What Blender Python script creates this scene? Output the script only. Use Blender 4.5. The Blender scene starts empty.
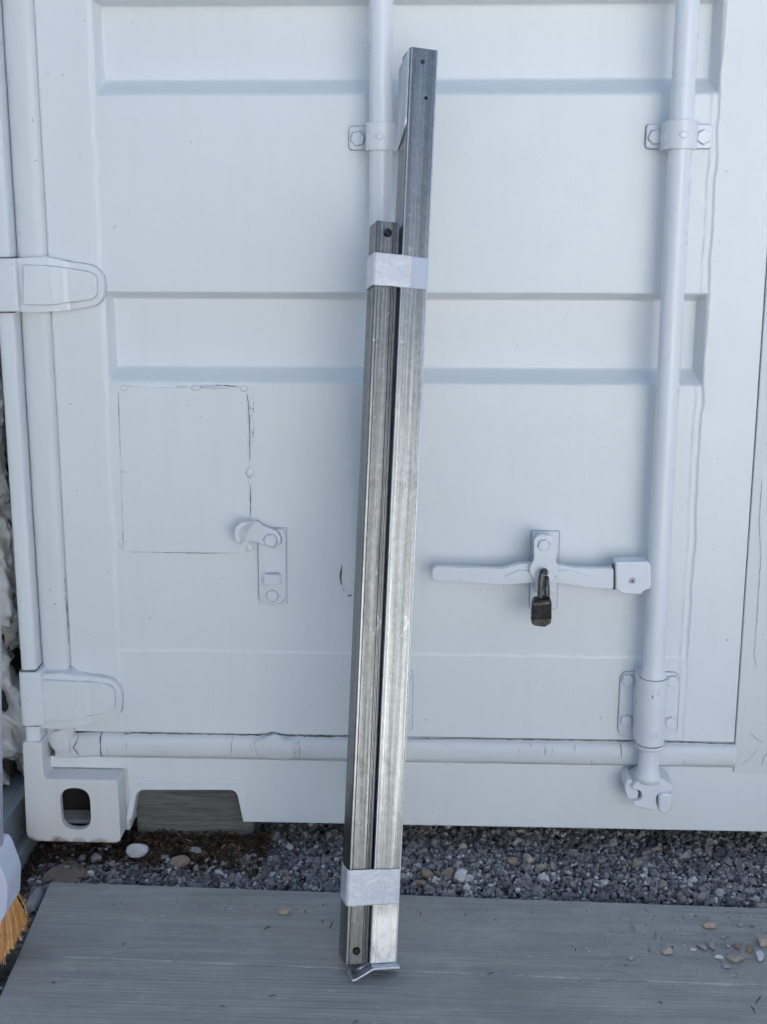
import bpy, bmesh, math, random
import numpy as np
from mathutils import Vector, Matrix
random.seed(7); rng = np.random.default_rng(7)
R = math.radians
scene = bpy.context.scene
C = scene.collection

# ------------------------------------------------------------------ camera, sky, sun, exposure
PITCH, YAW, ROLL, FPX, DIST, EYE = R(12.652), R(2.189), R(0.085), 1250.0, 1.8623, 0.9972
def cam_axes():
    cp, sp = math.cos(PITCH), math.sin(PITCH)
    rz = Matrix.Rotation(YAW, 3, 'Z')
    f = rz @ Vector((0, cp, -sp)); r = rz @ Vector((1, 0, 0)); d = rz @ Vector((0, -sp, -cp))
    c, s = math.cos(ROLL), math.sin(ROLL)
    return c*r - s*d, s*r + c*d, f
AX = cam_axes(); EYEP = Vector((0, -DIST, EYE))
cd = bpy.data.cameras.new('camera'); cam = bpy.data.objects.new('camera', cd); C.objects.link(cam)
cd.sensor_fit = 'VERTICAL'; cd.sensor_height = 36; cd.lens = 36*FPX/1024
cd.clip_start = .02; cd.clip_end = 2000
m3 = Matrix((AX[0], -AX[1], -AX[2])).transposed()
cam.matrix_world = Matrix.Translation(EYEP) @ m3.to_4x4()
scene.camera = cam

SUN_EL, SUN_AZ = R(44), R(24)          # sun high behind the container, to the right; azimuth from +Y towards +X
w = bpy.data.worlds.new('World'); scene.world = w; w.use_nodes = True
nt = w.node_tree; bg = nt.nodes['Background']
sky = nt.nodes.new('ShaderNodeTexSky'); sky.sky_type = 'NISHITA'; sky.sun_disc = False
sky.sun_elevation = SUN_EL; sky.sun_rotation = SUN_AZ
sky.air_density = 1.0; sky.dust_density = 2.0; sky.ozone_density = 2.6
nt.links.new(sky.outputs[0], bg.inputs[0]); bg.inputs[1].default_value = .05
sl = bpy.data.lights.new('sun', 'SUN'); sl.energy = 5.0; sl.angle = R(.5); sl.color = (1, .97, .92)
so = bpy.data.objects.new('sun', sl); C.objects.link(so)
sd = Vector((math.sin(SUN_AZ)*math.cos(SUN_EL), math.cos(SUN_AZ)*math.cos(SUN_EL), math.sin(SUN_EL)))
so.rotation_euler = sd.to_track_quat('Z', 'Y').to_euler()
so.location = (2, 4, 6)
vs = scene.view_settings; vs.view_transform = 'Standard'; vs.look = 'None'; vs.exposure = 2.14; vs.gamma = 1
vs.use_curve_mapping = False
scene.cycles.max_bounces = 8; scene.cycles.diffuse_bounces = 4

# ------------------------------------------------------------------ helpers
def ray(px, py):
    return AX[2] + AX[0]*((px-383.5)/FPX) + AX[1]*((py-512)/FPX)
def at(px, py, Y=0.0):
    d = ray(px, py); return EYEP + d*((Y+DIST)/d.y)
def atZ(px, py, Z=0.0):
    d = ray(px, py); return EYEP + d*((Z-EYE)/d.z)

def tag(o, label=None, cat=None, group=None, kind=None):
    if label: o['label'] = label
    if cat: o['category'] = cat
    if group: o['group'] = group
    if kind: o['kind'] = kind
    return o
def empty(name, loc, label, cat, group=None):
    o = bpy.data.objects.new(name, None); o.empty_display_size = .05; C.objects.link(o); o.location = loc
    o.matrix_world = Matrix.Translation(loc)
    return tag(o, label, cat, group)
def smooth(me, on=True):
    me.polygons.foreach_set('use_smooth', [on]*len(me.polygons))

class MB:
    def __init__(s): s.v = []; s.f = []; s.m = []; s.sm = []
    def add(s, vs, fs, mi=0, sm=False):
        b = len(s.v); s.v += [tuple(v) for v in vs]
        for f in fs: s.f.append([b+i for i in f]); s.m.append(mi); s.sm.append(sm)
        return s
    def box(s, lo, hi, mi=0):
        x0, y0, z0 = lo; x1, y1, z1 = hi
        return s.add([(x0,y0,z0),(x1,y0,z0),(x1,y1,z0),(x0,y1,z0),(x0,y0,z1),(x1,y0,z1),(x1,y1,z1),(x0,y1,z1)],
            [(0,3,2,1),(4,5,6,7),(0,1,5,4),(1,2,6,5),(2,3,7,6),(3,0,4,7)], mi)
    def prism(s, pts, y0, y1, mi=0, sm=False, skirt=None):
        """outline in (x, z), from y0 (back) to y1 (front, smaller); skirt = (y or function, width): darker outline along the foot"""
        n = len(pts)
        area = sum(pts[i][0]*pts[(i+1) % n][1]-pts[(i+1) % n][0]*pts[i][1] for i in range(n))
        if area < 0: pts = pts[::-1]
        if skirt:
            P = [Vector(p) for p in pts]; ys = [skirt[0](p.x, p.y) if callable(skirt[0]) else skirt[0] for p in P]; out = []
            for i in range(n):
                e1 = (P[i]-P[i-1]); e2 = (P[(i+1) % n]-P[i])
                e1 = e1.normalized() if e1.length > 1e-9 else e2.normalized(); e2 = e2.normalized() if e2.length > 1e-9 else e1
                nn = Vector((e1.y+e2.y, -e1.x-e2.x)); nn = nn.normalized() if nn.length > 1e-6 else Vector((e1.y, -e1.x))
                out.append(P[i]+nn*skirt[1]*random.uniform(.55, 1.5))
            vs = [(x, y1, z) for x, z in pts]+[(p.x, y, p.y) for p, y in zip(P, ys)]+[(x, y0, z) for x, z in pts]+[(p.x, y-.0001, p.y) for p, y in zip(out, ys)]
            fs = [list(range(n)), list(range(3*n-1, 2*n-1, -1))]+[(i, n+i, n+(i+1) % n, (i+1) % n) for i in range(n)]+[(n+i, 2*n+i, 2*n+(i+1) % n, n+(i+1) % n) for i in range(n)]
            s.add(vs, fs, mi, sm); b = len(s.v)-len(vs)
            for i in range(n): s.f.append([b+n+i, b+3*n+i, b+3*n+(i+1) % n, b+n+(i+1) % n]); s.m.append(1); s.sm.append(False)
            return s
        vs = [(x, y1, z) for x, z in pts] + [(x, y0, z) for x, z in pts]
        fs = [list(range(n)), list(range(2*n-1, n-1, -1))] + [(i, n+i, n+(i+1) % n, (i+1) % n) for i in range(n)]
        return s.add(vs, fs, mi, sm)
    def sweep(s, path, radii, n=16, mi=0, cap=True, sm=True):
        """round tube along points"""
        path = [Vector(p) for p in path]; rings = []
        up = Vector((0, 1, 0)); vs = []; fs = []
        if not hasattr(radii, '__len__'): radii = [radii]*len(path)
        for i, p in enumerate(path):
            t = (path[min(i+1, len(path)-1)]-path[max(i-1, 0)]).normalized()
            a = up if abs(t.dot(up)) < .95 else Vector((1, 0, 0))
            e1 = t.cross(a).normalized(); e2 = t.cross(e1).normalized()
            for k in range(n):
                q = 2*math.pi*k/n; vs.append(p+(e1*math.cos(q)+e2*math.sin(q))*radii[i])
        for i in range(len(path)-1):
            for k in range(n):
                fs.append((i*n+k, i*n+(k+1) % n, (i+1)*n+(k+1) % n, (i+1)*n+k))
        s.add(vs, fs, mi, sm)
        if cap:
            b = len(s.v)-len(vs); L = (len(path)-1)*n
            s.f.append([b+k for k in range(n)][::-1]); s.m.append(mi); s.sm.append(False)
            s.f.append([b+L+k for k in range(n)]); s.m.append(mi); s.sm.append(False)
        return s
    def ribbon(s, pts, wd, mi=1, jit=.0):
        """thin dark crack: a strip lying on a surface that faces -Y; pts are world points"""
        pts = [Vector(p) for p in pts]; vs = []; fs = []
        for i, p in enumerate(pts):
            t = (pts[min(i+1, len(pts)-1)]-pts[max(i-1, 0)]).normalized()
            nrm = Vector((t.z, 0, -t.x)).normalized()
            k = wd*(.5+.9*random.random())*(0.25 if i in (0, len(pts)-1) else 1)
            o = Vector((random.uniform(-jit, jit), 0, random.uniform(-jit, jit)))
            vs += [p+o+nrm*k*.5, p+o-nrm*k*.5]
        for i in range(len(pts)-1): fs.append((2*i, 2*i+1, 2*i+3, 2*i+2))
        return s.add(vs, fs, mi)
    def build(s, name, mats, parent=None, bevel=0, seg=2, label=None):
        me = bpy.data.meshes.new(name); me.from_pydata(s.v, [], s.f)
        if not isinstance(mats, (list, tuple)): mats = [mats]
        for m in mats: me.materials.append(m)
        me.polygons.foreach_set('material_index', s.m); me.polygons.foreach_set('use_smooth', s.sm)
        me.validate(); me.update()
        return link(name, me, parent, bevel, seg, label)
def link(name, me, parent=None, bevel=0, seg=2, label=None):
    o = bpy.data.objects.new(name, me); C.objects.link(o)
    if parent is not None:
        o.parent = parent; o.matrix_parent_inverse = parent.matrix_world.inverted()
    if bevel:
        b = o.modifiers.new('bevel', 'BEVEL'); b.width = bevel; b.segments = seg; b.limit_method = 'ANGLE'
        b.angle_limit = R(35); b.harden_normals = False
    if label: o['label'] = label
    return o
class Col:
    """collects cracks; each becomes an object of its own"""
    def __init__(s): s.l = []
    def ribbon(s, *a, **k):
        m = MB(); a = list(a); k['mi'] = 0; m.ribbon(*a[:2], **k); s.l.append(m)
    def build(s, name, mat, parent, label=None):
        for m in s.l: m.build(name, mat, parent, label=label)
def fine(pts, step, jit=0.0):
    """resample a polyline, with jitter"""
    out = [Vector(pts[0])]
    for a, b in zip(pts[:-1], pts[1:]):
        a = Vector(a); b = Vector(b); n = max(1, int((b-a).length/step))
        for i in range(1, n+1):
            p = a.lerp(b, i/n)
            if i < n or b is not pts[-1]: p = p+Vector((random.uniform(-jit, jit), 0, random.uniform(-jit, jit)))
            out.append(p)
    return out
def cut(o, cutter):
    """boolean difference, baked, cutter removed"""
    bmod = o.modifiers.new('cut', 'BOOLEAN'); bmod.object = cutter; bmod.operation = 'DIFFERENCE'; bmod.solver = 'EXACT'
    while o.modifiers[0].name != 'cut':
        o.modifiers.move(len(o.modifiers)-1, 0)
    keep = [m for m in o.modifiers if m.name != 'cut']
    for m in keep: m.show_viewport = False
    dg = bpy.context.evaluated_depsgraph_get(); dg.update()
    me = bpy.data.meshes.new_from_object(o.evaluated_get(dg)); nm = o.data.name
    o.data = me; o.modifiers.remove(bmod)
    for m in keep: m.show_viewport = True
    bpy.data.objects.remove(cutter)
def rounded(pts, r, n=5):
    out = []; N = len(pts)
    for i in range(N):
        p = Vector(pts[i]); a = Vector(pts[i-1]); b = Vector(pts[(i+1) % N])
        ri = r[i] if hasattr(r, '__len__') else r
        if ri <= 0: out.append(tuple(p)); continue
        da = (a-p).normalized(); db = (b-p).normalized()
        A = p+da*min(ri, (a-p).length*.49); B = p+db*min(ri, (b-p).length*.49)
        for k in range(n+1):
            t = k/n; out.append(tuple((1-t)**2*A+2*t*(1-t)*p+t*t*B))
    return out
def rect(x0, z0, x1, z1, r=0, n=5):
    p = [(x0, z0), (x1, z0), (x1, z1), (x0, z1)]
    return rounded(p, r, n) if r else p

def vnoise(x, y, seed=0):
    """smooth value noise, vectorised"""
    xi = np.floor(x).astype(np.int64); yi = np.floor(y).astype(np.int64); xf = x-xi; yf = y-yi
    def hsh(a, b):
        n = (a*374761393+b*668265263+seed*1274126177) & 0x7fffffff
        n = ((n ^ (n >> 13))*1103515245) & 0x7fffffff
        n = (n ^ (n >> 16)) & 0xffff
        return n/65535.0*2-1
    u = xf*xf*(3-2*xf); v = yf*yf*(3-2*yf)
    return (hsh(xi, yi)*(1-u)+hsh(xi+1, yi)*u)*(1-v)+(hsh(xi, yi+1)*(1-u)+hsh(xi+1, yi+1)*u)*v

# ------------------------------------------------------------------ materials
class N:
    def __init__(s, name):
        s.m = bpy.data.materials.new(name); s.m.use_nodes = True; s.t = s.m.node_tree
        s.b = s.t.nodes['Principled BSDF']; s.co = s.t.nodes.new('ShaderNodeTexCoord').outputs['Object']
    def n(s, ty, **kw):
        o = s.t.nodes.new(ty)
        for k, v in kw.items():
            if k in o.inputs: o.inputs[k].default_value = v
            else: setattr(o, k, v)
        return o
    def l(s, a, b): s.t.links.new(a, b)
    def mapping(s, scale, rot=(0, 0, 0)):
        m = s.n('ShaderNodeMapping'); m.inputs['Scale'].default_value = scale; m.inputs['Rotation'].default_value = rot
        s.l(s.co, m.inputs[0]); return m.outputs[0]
    def noise(s, scale, detail=4, rough=.6, vec=None, dist=0):
        o = s.n('ShaderNodeTexNoise', Scale=scale, Detail=detail, Roughness=rough, Distortion=dist)
        s.l(vec or s.co, o.inputs['Vector']); return o.outputs['Fac']
    def ramp(s, fac, stops, interp='LINEAR'):
        o = s.n('ShaderNodeValToRGB'); o.color_ramp.interpolation = interp
        e = o.color_ramp.elements
        while len(e) < len(stops): e.new(.5)
        for i, (p, c) in enumerate(stops):
            e[i].position = p; e[i].color = (*c, 1) if hasattr(c, '__len__') else (c, c, c, 1)
        s.l(fac, o.inputs[0]); return o.outputs[0]
    def mix(s, fac, a, b, mode='MIX'):
        o = s.n('ShaderNodeMix', data_type='RGBA', blend_type=mode)
        for sock, v in ((o.inputs[0], fac), (o.inputs[6], a), (o.inputs[7], b)):
            if hasattr(v, 'links') or hasattr(v, 'is_linked'): s.l(v, sock)
            elif hasattr(v, '__len__'): sock.default_value = (*v, 1)
            else: sock.default_value = v
        return o.outputs[2]
    def bump(s, h, strength, dist, prev=None):
        o = s.n('ShaderNodeBump', Strength=strength, Distance=dist); s.l(h, o.inputs['Height'])
        if prev: s.l(prev, o.inputs['Normal'])
        return o.outputs[0]
    def set(s, col=None, rough=None, metal=None, nrm=None, **kw):
        for k, v in (('Base Color', col), ('Roughness', rough), ('Metallic', metal), ('Normal', nrm)):
            if v is None: continue
            if hasattr(v, 'is_linked'): s.l(v, s.b.inputs[k])
            elif k == 'Base Color': s.b.inputs[k].default_value = (*v, 1)
            else: s.b.inputs[k].default_value = v
        for k, v in kw.items(): s.b.inputs[k].default_value = v
        return s.m
def paint(name, col, dirt=.25, rough=.38):
    n = N(name)
    big = n.noise(3.2, 3); dr = n.noise(26, 6, .7); fine_ = n.noise(240, 3, .6)
    c = n.mix(n.ramp(big, [(.35, 0), (.75, .5)]), col, tuple(x*.93 for x in col))
    speck = n.ramp(dr, [(.66, 0), (.76, dirt)])
    c = n.mix(speck, c, (.52, .50, .46))
    sp = n.noise(150, 2, .5); dots = n.ramp(sp, [(.765, 0), (.78, .7)])
    c = n.mix(dots, c, (.12, .09, .07))
    # vertical dust streaks
    st = n.noise(9, 5, .65, n.mapping((6, 6, .5)))
    c = n.mix(n.ramp(st, [(.52, 0), (.8, dirt*.6)]), c, (.60, .59, .56))
    r = n.ramp(dr, [(.3, rough-.06), (.8, rough+.14)])
    b = n.bump(n.noise(330, 2), .25, .0006); b = n.bump(n.noise(14, 3), .35, .002, b)
    b = n.bump(n.noise(60, 4, .7), .2, .0008, b)
    return n.set(c, r, 0, b)
M_paint = paint('white_paint', (.74, .783, .812))
M_rod = paint('white_paint_rod', (.725, .768, .822), .15, .30)
def rusty(m, z0, z1):
    t = m.node_tree; b = t.nodes['Principled BSDF']; src = b.inputs['Base Color'].links[0].from_socket
    co = t.nodes.new('ShaderNodeTexCoord'); sp = t.nodes.new('ShaderNodeSeparateXYZ'); t.links.new(co.outputs['Object'], sp.inputs[0])
    mr = t.nodes.new('ShaderNodeMapRange'); mr.inputs[1].default_value = z0; mr.inputs[2].default_value = z1; mr.inputs[3].default_value = .62; mr.inputs[4].default_value = 0
    t.links.new(sp.outputs[2], mr.inputs[0]); no = t.nodes.new('ShaderNodeTexNoise'); no.inputs['Scale'].default_value = 45; no.inputs['Detail'].default_value = 6
    t.links.new(co.outputs['Object'], no.inputs['Vector']); ad = t.nodes.new('ShaderNodeMath'); ad.operation = 'ADD'; t.links.new(mr.outputs[0], ad.inputs[0]); t.links.new(no.outputs['Fac'], ad.inputs[1])
    rp = t.nodes.new('ShaderNodeValToRGB'); rp.color_ramp.elements[0].position = .72; rp.color_ramp.elements[1].position = .98; t.links.new(ad.outputs[0], rp.inputs[0])
    mx = t.nodes.new('ShaderNodeMix'); mx.data_type = 'RGBA'; t.links.new(rp.outputs[0], mx.inputs[0]); t.links.new(src, mx.inputs[6]); mx.inputs[7].default_value = (.17, .11, .07, 1)
    t.links.new(mx.outputs[2], b.inputs['Base Color'])
M_rub = paint('painted_rubber', (.69, .725, .75), .45, .5)
M_cast = paint('painted_casting', (.72, .735, .74), .6, .5)
rusty(M_cast, .026, .062)
n = N('dark_crack'); M_crack = n.set(n.mix(n.noise(90), (.09, .08, .075), (.22, .20, .19)), .85)
n = N('grey_line'); M_greyline = n.set(n.mix(n.noise(70), (.22, .235, .26), (.50, .53, .57)), .8)  # mid grey for drawn outlines, cracks and runs
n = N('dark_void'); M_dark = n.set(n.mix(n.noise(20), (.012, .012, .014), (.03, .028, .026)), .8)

def galv(name, lo, hi, rough, streak=70, zinc=0):
    n = N(name)
    sc = (1, 1, .008)
    s1 = n.noise(streak*3, 5, .7, n.mapping(sc)); s2 = n.noise(900, 2, .5, n.mapping((1, 1, .25)))
    sp = n.n('ShaderNodeTexVoronoi', Scale=130.0, feature='F1'); n.l(n.co, sp.inputs['Vector'])
    c = n.ramp(s1, [(.30, lo), (.72, hi)])
    c = n.mix(.12, c, n.ramp(sp.outputs['Color'], [(.2, lo), (.9, hi)]))
    bl = n.noise(13, 5, .7); c = n.mix(n.ramp(bl, [(.55, 0), (.72, .45)]), c, tuple(x*.6 for x in lo))
    fg = n.noise(420, 3, .8, n.mapping((1, 1, .35))); c = n.mix(n.ramp(fg, [(.30, .35), (.5, 0)]), c, tuple(x*.5 for x in lo)); c = n.mix(n.ramp(fg, [(.58, 0), (.74, .3)]), c, tuple(min(1, x*1.4) for x in hi))
    s3 = n.noise(60, 4, .75, n.mapping((1, 1, .02))); c = n.mix(n.ramp(s3, [(.45, 0), (.62, .55)]), c, tuple(x*.8 for x in lo)); c = n.mix(n.ramp(s3, [(.30, .5), (.40, 0)]), c, tuple(min(1, x*1.25) for x in hi))
    wht = n.noise(38, 7, .8, n.mapping((1, 1, .5))); c = n.mix(n.ramp(wht, [(.60, 0), (.66, .6)]), c, (.62, .63, .62))
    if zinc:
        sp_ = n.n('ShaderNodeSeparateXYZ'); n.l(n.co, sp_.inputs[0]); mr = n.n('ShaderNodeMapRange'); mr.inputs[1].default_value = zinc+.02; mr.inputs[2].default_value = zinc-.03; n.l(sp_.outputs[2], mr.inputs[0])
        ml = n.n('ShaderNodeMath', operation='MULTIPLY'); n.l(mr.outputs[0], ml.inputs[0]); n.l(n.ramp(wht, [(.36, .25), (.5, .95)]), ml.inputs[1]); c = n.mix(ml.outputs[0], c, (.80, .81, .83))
    r = n.ramp(s1, [(.3, rough+.12), (.75, rough-.06)])
    b = n.bump(s1, .25, .0006); b = n.bump(s2, .2, .0003, b); b = n.bump(wht, .15, .0008, b)
    return n.set(c, r, .85, b)
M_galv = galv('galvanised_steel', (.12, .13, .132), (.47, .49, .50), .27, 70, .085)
M_galv2 = galv('dull_galvanised_steel', (.075, .08, .083), (.33, .34, .345), .27)
M_galvtab = galv('zinc_and_sheen', (.48, .52, .57), (.70, .74, .80), .36)  # foot tab zinc; also the painted sheen of side plate and edges
n = N('tape'); wr = n.noise(38, 5, .7, n.mapping((1, 1, 1.6)), 1.5)
M_tape = n.set(n.mix(n.ramp(wr, [(.35, 0), (.7, 1)]), (.55, .58, .63), (.76, .78, .82)), .24, 0, n.bump(wr, .55, .0016), **{'Coat Weight': .5})
n = N('tape_thin'); wr = n.noise(30, 4, .6)
M_tape2 = n.set(n.mix(wr, (.42, .48, .57), (.55, .61, .70)), .30, 0, n.bump(wr, .4, .0015))
n = N('padlock_body'); a = n.noise(60, 5, .7)
M_lock = n.set(n.mix(n.ramp(a, [(.45, 0), (.7, 1)]), (.012, .012, .013), (.055, .055, .056)), .42, .5, n.bump(a, .3, .0008))
n = N('padlock_steel'); a = n.noise(80, 5, .7)
M_locks = n.set(n.mix(n.ramp(a, [(.4, 0), (.65, 1)]), (.06, .055, .05), (.20, .20, .20)), .4, .8, n.bump(a, .3, .0008))

n = N('grey_painted_wood')
g1 = n.noise(7, 9, .68, n.mapping((.5, 11, 6)), 1.1); g2 = n.noise(3.1, 6, .65, n.mapping((.8, 6, 3)), 1.6); wv = n.n('ShaderNodeTexWave', Scale=7.0, Distortion=5.0, Detail=4.0)
wv.bands_direction = 'Y'; n.l(n.mapping((.5, 6, 3)), wv.inputs['Vector'])
c = n.mix(n.ramp(g1, [(.3, 0), (.7, 1)]), (.245, .255, .242), (.37, .372, .345))
c = n.mix(n.ramp(g2, [(.46, 0), (.66, .65)]), c, (.24, .25, .245))
dust = n.noise(5, 6, .75); c = n.mix(n.ramp(dust, [(.48, 0), (.72, .55)]), c, (.47, .475, .46))
scf = n.noise(120, 3, .8, n.mapping((.25, 1, 1))); c = n.mix(n.ramp(scf, [(.64, 0), (.72, .7)]), c, (.62, .64, .65))
bl_ = n.noise(2.2, 6, .7, n.mapping((1, 2.2, 1))); c = n.mix(n.ramp(bl_, [(.50, 0), (.62, .45)]), c, (.20, .205, .195)); c = n.mix(n.ramp(n.noise(300, 2), [(.70, 0), (.74, .6)]), c, (.10, .10, .09))
hs = n.mix(.2, n.ramp(g1, [(.2, 0), (.8, 1)]), wv.outputs['Color'])
M_board = n.set(c, n.ramp(g1, [(.3, .62), (.7, .45)]), 0, n.bump(hs, .45, .002))
n = N('weathered_timber'); g1 = n.noise(12, 8, .75, n.mapping((1, 8, 14)), .5)
M_timber = n.set(n.ramp(g1, [(.3, (.06, .06, .06)), (.5, (.16, .165, .16)), (.72, (.26, .265, .26))]), .85, 0, n.bump(g1, .8, .004))

def stone_mat(name, stops, rough=.75):
    n = N(name); g = n.n('ShaderNodeNewGeometry')
    c = n.ramp(g.outputs['Random Per Island'], stops, 'LINEAR')
    v = n.noise(140, 5, .7); c = n.mix(n.ramp(v, [(.35, 0), (.75, .6)]), c, n.mix(.25, c, (.40, .39, .38)))
    v2 = n.noise(420, 2); c = n.mix(n.ramp(v2, [(.6, 0), (.68, .5)]), c, (.05, .05, .05))
    return n.set(c, rough, 0, n.bump(v, .5, .002))
M_gravel = stone_mat('crushed_gravel', [(0, (.07, .073, .08)), (.3, (.15, .155, .165)), (.6, (.25, .255, .27)), (.72, (.29, .29, .30)), (.80, (.25, .215, .18)), (.9, (.42, .42, .425)), (1, (.68, .69, .70))])
M_tan = stone_mat('tan_stone', [(0, (.30, .255, .20)), (1, (.40, .345, .28))])
M_brown = stone_mat('brown_stone', [(0, (.20, .15, .115)), (1, (.27, .205, .16))])
M_grey = stone_mat('grey_stone', [(0, (.22, .225, .23)), (1, (.32, .32, .33))])
M_pale = stone_mat('pale_stone', [(0, (.55, .56, .57)), (1, (.66, .67, .69))])
n = N('litter'); g = n.n('ShaderNodeNewGeometry')
M_litter = n.set(n.ramp(g.outputs['Random Per Island'], [(0, (.02, .015, .012)), (.5, (.06, .04, .025)), (.85, (.13, .075, .035)), (1, (.22, .17, .12))]), .9)
n = N('ground_gravel'); v = n.n('ShaderNodeTexVoronoi', Scale=85.0); n.l(n.co, v.inputs['Vector'])
big = n.noise(1.3, 5, .6)
near = n.ramp(v.outputs['Color'], [(0, (.05, .05, .055)), (.6, (.10, .10, .105)), (1, (.20, .20, .20))])
c = n.mix(n.ramp(big, [(.3, 0), (.8, .4)]), near, (.13, .12, .11))
M_ground = n.set(c, .9, 0, n.bump(v.outputs['Distance'], .8, .01))
n = N('soil'); a = n.noise(60, 6, .7)
M_soil = n.set(n.ramp(a, [(.3, (.03, .027, .025)), (.7, (.085, .075, .065))]), .95, 0, n.bump(a, 1, .01))

# ------------------------------------------------------------------ ground
GZ = -.012
gp = MB()
gp.add([(-150, -150, GZ), (150, -150, GZ), (150, 150, GZ), (-150, 150, GZ)], [(0, 1, 2, 3)])
tag(gp.build('ground', M_ground), kind='structure')
# low bed of dark fines under and before the container
def bed_h(x, y):
    s = np.clip((x+.42)/.45, 0, 1); s = s*s*(3-2*s)
    e = np.clip((y+.62)/.1, 0, 1)*np.clip((x+1.3)/.15, 0, 1)*np.clip((2.2-x)/.2, 0, 1)
    return (-.004 + .013*s*np.clip((y+.20)/.06, 0, 1) - .010*np.clip((-.12-y)/.06, 0, 1))*e + (1-e)*(GZ-.008) + .004*vnoise(x*14, y*14, 5)*e
xs = np.linspace(-1.4, 2.3, 200); ys = np.linspace(-.7, 1.2, 110)
X, Y = np.meshgrid(xs, ys); Z = bed_h(X, Y)
def grid_mesh(name, X, Y, Z, mat):
    ny, nx = X.shape; me = bpy.data.meshes.new(name)
    v = np.stack([X, Y, Z], -1).reshape(-1, 3)
    i = np.arange((ny-1)*(nx-1)); r = i//(nx-1); c = i % (nx-1); a = r*nx+c
    q = np.stack([a, a+1, a+nx+1, a+nx], -1)
    me.vertices.add(len(v)); me.vertices.foreach_set('co', v.ravel().astype(np.float32))
    me.loops.add(q.size); me.loops.foreach_set('vertex_index', q.ravel().astype(np.int32))
    me.polygons.add(len(q)); me.polygons.foreach_set('loop_start', (np.arange(len(q))*4).astype(np.int32))
    me.polygons.foreach_set('loop_total', np.full(len(q), 4, dtype=np.int32))
    me.polygons.foreach_set('use_smooth', np.ones(len(q), dtype=bool))
    for m in (mat if isinstance(mat, (list, tuple)) else [mat]): me.materials.append(m)
    me.update(); me.validate()
    return me
tag(link('ground_soil', grid_mesh('ground_soil', X, Y, Z, M_soil)), kind='structure')

# gravel stones
def ico(sub):
    bm = bmesh.new(); bmesh.ops.create_icosphere(bm, subdivisions=sub, radius=1)
    v = np.array([x.co[:] for x in bm.verts]); f = np.array([[y.index for y in x.verts] for x in bm.faces]); bm.free(); return v, f
I1, I2, I3 = ico(1), ico(2), ico(3)
def rotm(n):
    q = rng.normal(size=(n, 4)); q /= np.linalg.norm(q, axis=1)[:, None]; w_, x, y, z = q.T
    return np.stack([np.stack([1-2*(y*y+z*z), 2*(x*y-z*w_), 2*(x*z+y*w_)], -1), np.stack([2*(x*y+z*w_), 1-2*(x*x+z*z), 2*(y*z-x*w_)], -1), np.stack([2*(x*z-y*w_), 2*(y*z+x*w_), 1-2*(x*x+y*y)], -1)], 1)
def stones_np(P, S, base, flat=1.0):
    V, F = base; n = len(P)
    v = V[None]*(1+rng.uniform(-.34, .34, size=(n, len(V), 1)))
    v = v*rng.uniform(.6, 1.15, size=(n, 1, 3)); v = np.einsum('nij,nkj->nki', rotm(n), v)
    v[..., 2] *= flat
    v = v*S[:, None, None]+P[:, None, :]
    f = F[None]+np.arange(n)[:, None, None]*len(V)
    return v.reshape(-1, 3), f.reshape(-1, 3)
def tri_mesh(name, parts, mat, sm=False):
    vs = []; fs = []; b = 0
    for v, f in parts: vs.append(v); fs.append(f+b); b += len(v)
    v = np.concatenate(vs); q = np.concatenate(fs); me = bpy.data.meshes.new(name)
    me.vertices.add(len(v)); me.vertices.foreach_set('co', v.ravel().astype(np.float32))
    me.loops.add(q.size); me.loops.foreach_set('vertex_index', q.ravel().astype(np.int32))
    me.polygons.add(len(q)); me.polygons.foreach_set('loop_start', (np.arange(len(q))*3).astype(np.int32))
    me.polygons.foreach_set('loop_total', np.full(len(q), 3, dtype=np.int32))
    me.polygons.foreach_set('use_smooth', np.full(len(q), sm, dtype=bool))
    me.materials.append(mat); me.update(); me.validate(); return me
def scatter(n, x0, x1, y0, y1, s0, s1, lift=.35, p=2.0):
    x = rng.uniform(x0, x1, n); y = rng.uniform(y0, y1, n); s = s0+(s1-s0)*rng.uniform(0, 1, n)**p
    z = bed_h(x, y)+s*lift+rng.uniform(0, .002, n)
    return np.stack([x, y, z], -1), s
ed_a = atZ(50, 881.5, .026); ed_b = atZ(767, 908, .026)
def offboard(x, y, s=0): return (y-s > ed_a.y+(x-ed_a.x)*(ed_b.y-ed_a.y)/(ed_b.x-ed_a.x)+.001) | (x+s < ed_a.x-.01+(ed_a.y-y)*.06) | (y < -.95)
keep = lambda P, S: (lambda k: (P[k], S[k]))(offboard(P[:, 0], P[:, 1], S*1.1) & ~((P[:, 0] < -.30) & (P[:, 1] > -.045) & (rng.uniform(size=len(P)) < .75)))
parts = []
parts.append(stones_np(*keep(*scatter(44000, -.62, 1.1, -.24, .14, .0015, .0047, 1.0, 1.5)), I1))
parts.append(stones_np(*keep(*scatter(1300, -.60, 1.1, -.24, .12, .005, .0095, .6, 2.5)), I2))
parts.append(stones_np(*keep(*scatter(9000, -1.25, 2.1, -.60, .3, .003, .008, .5, 2)), I1))
x = rng.uniform(-3, 3.2, 5000); y = rng.uniform(-3.5, .3, 5000)
k = ~((x > -1.25) & (x < 2.1) & (y > -.5)) & offboard(x, y, .012); S = rng.uniform(.003, .010, 5000)
parts.append(stones_np(np.stack([x, y, GZ+S*.3], -1)[k], S[k], I1))
g = link('gravel', tri_mesh('gravel', parts, M_gravel)); tag(g, 'loose blue grey crushed gravel between container and board', 'gravel', kind='stuff')

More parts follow.
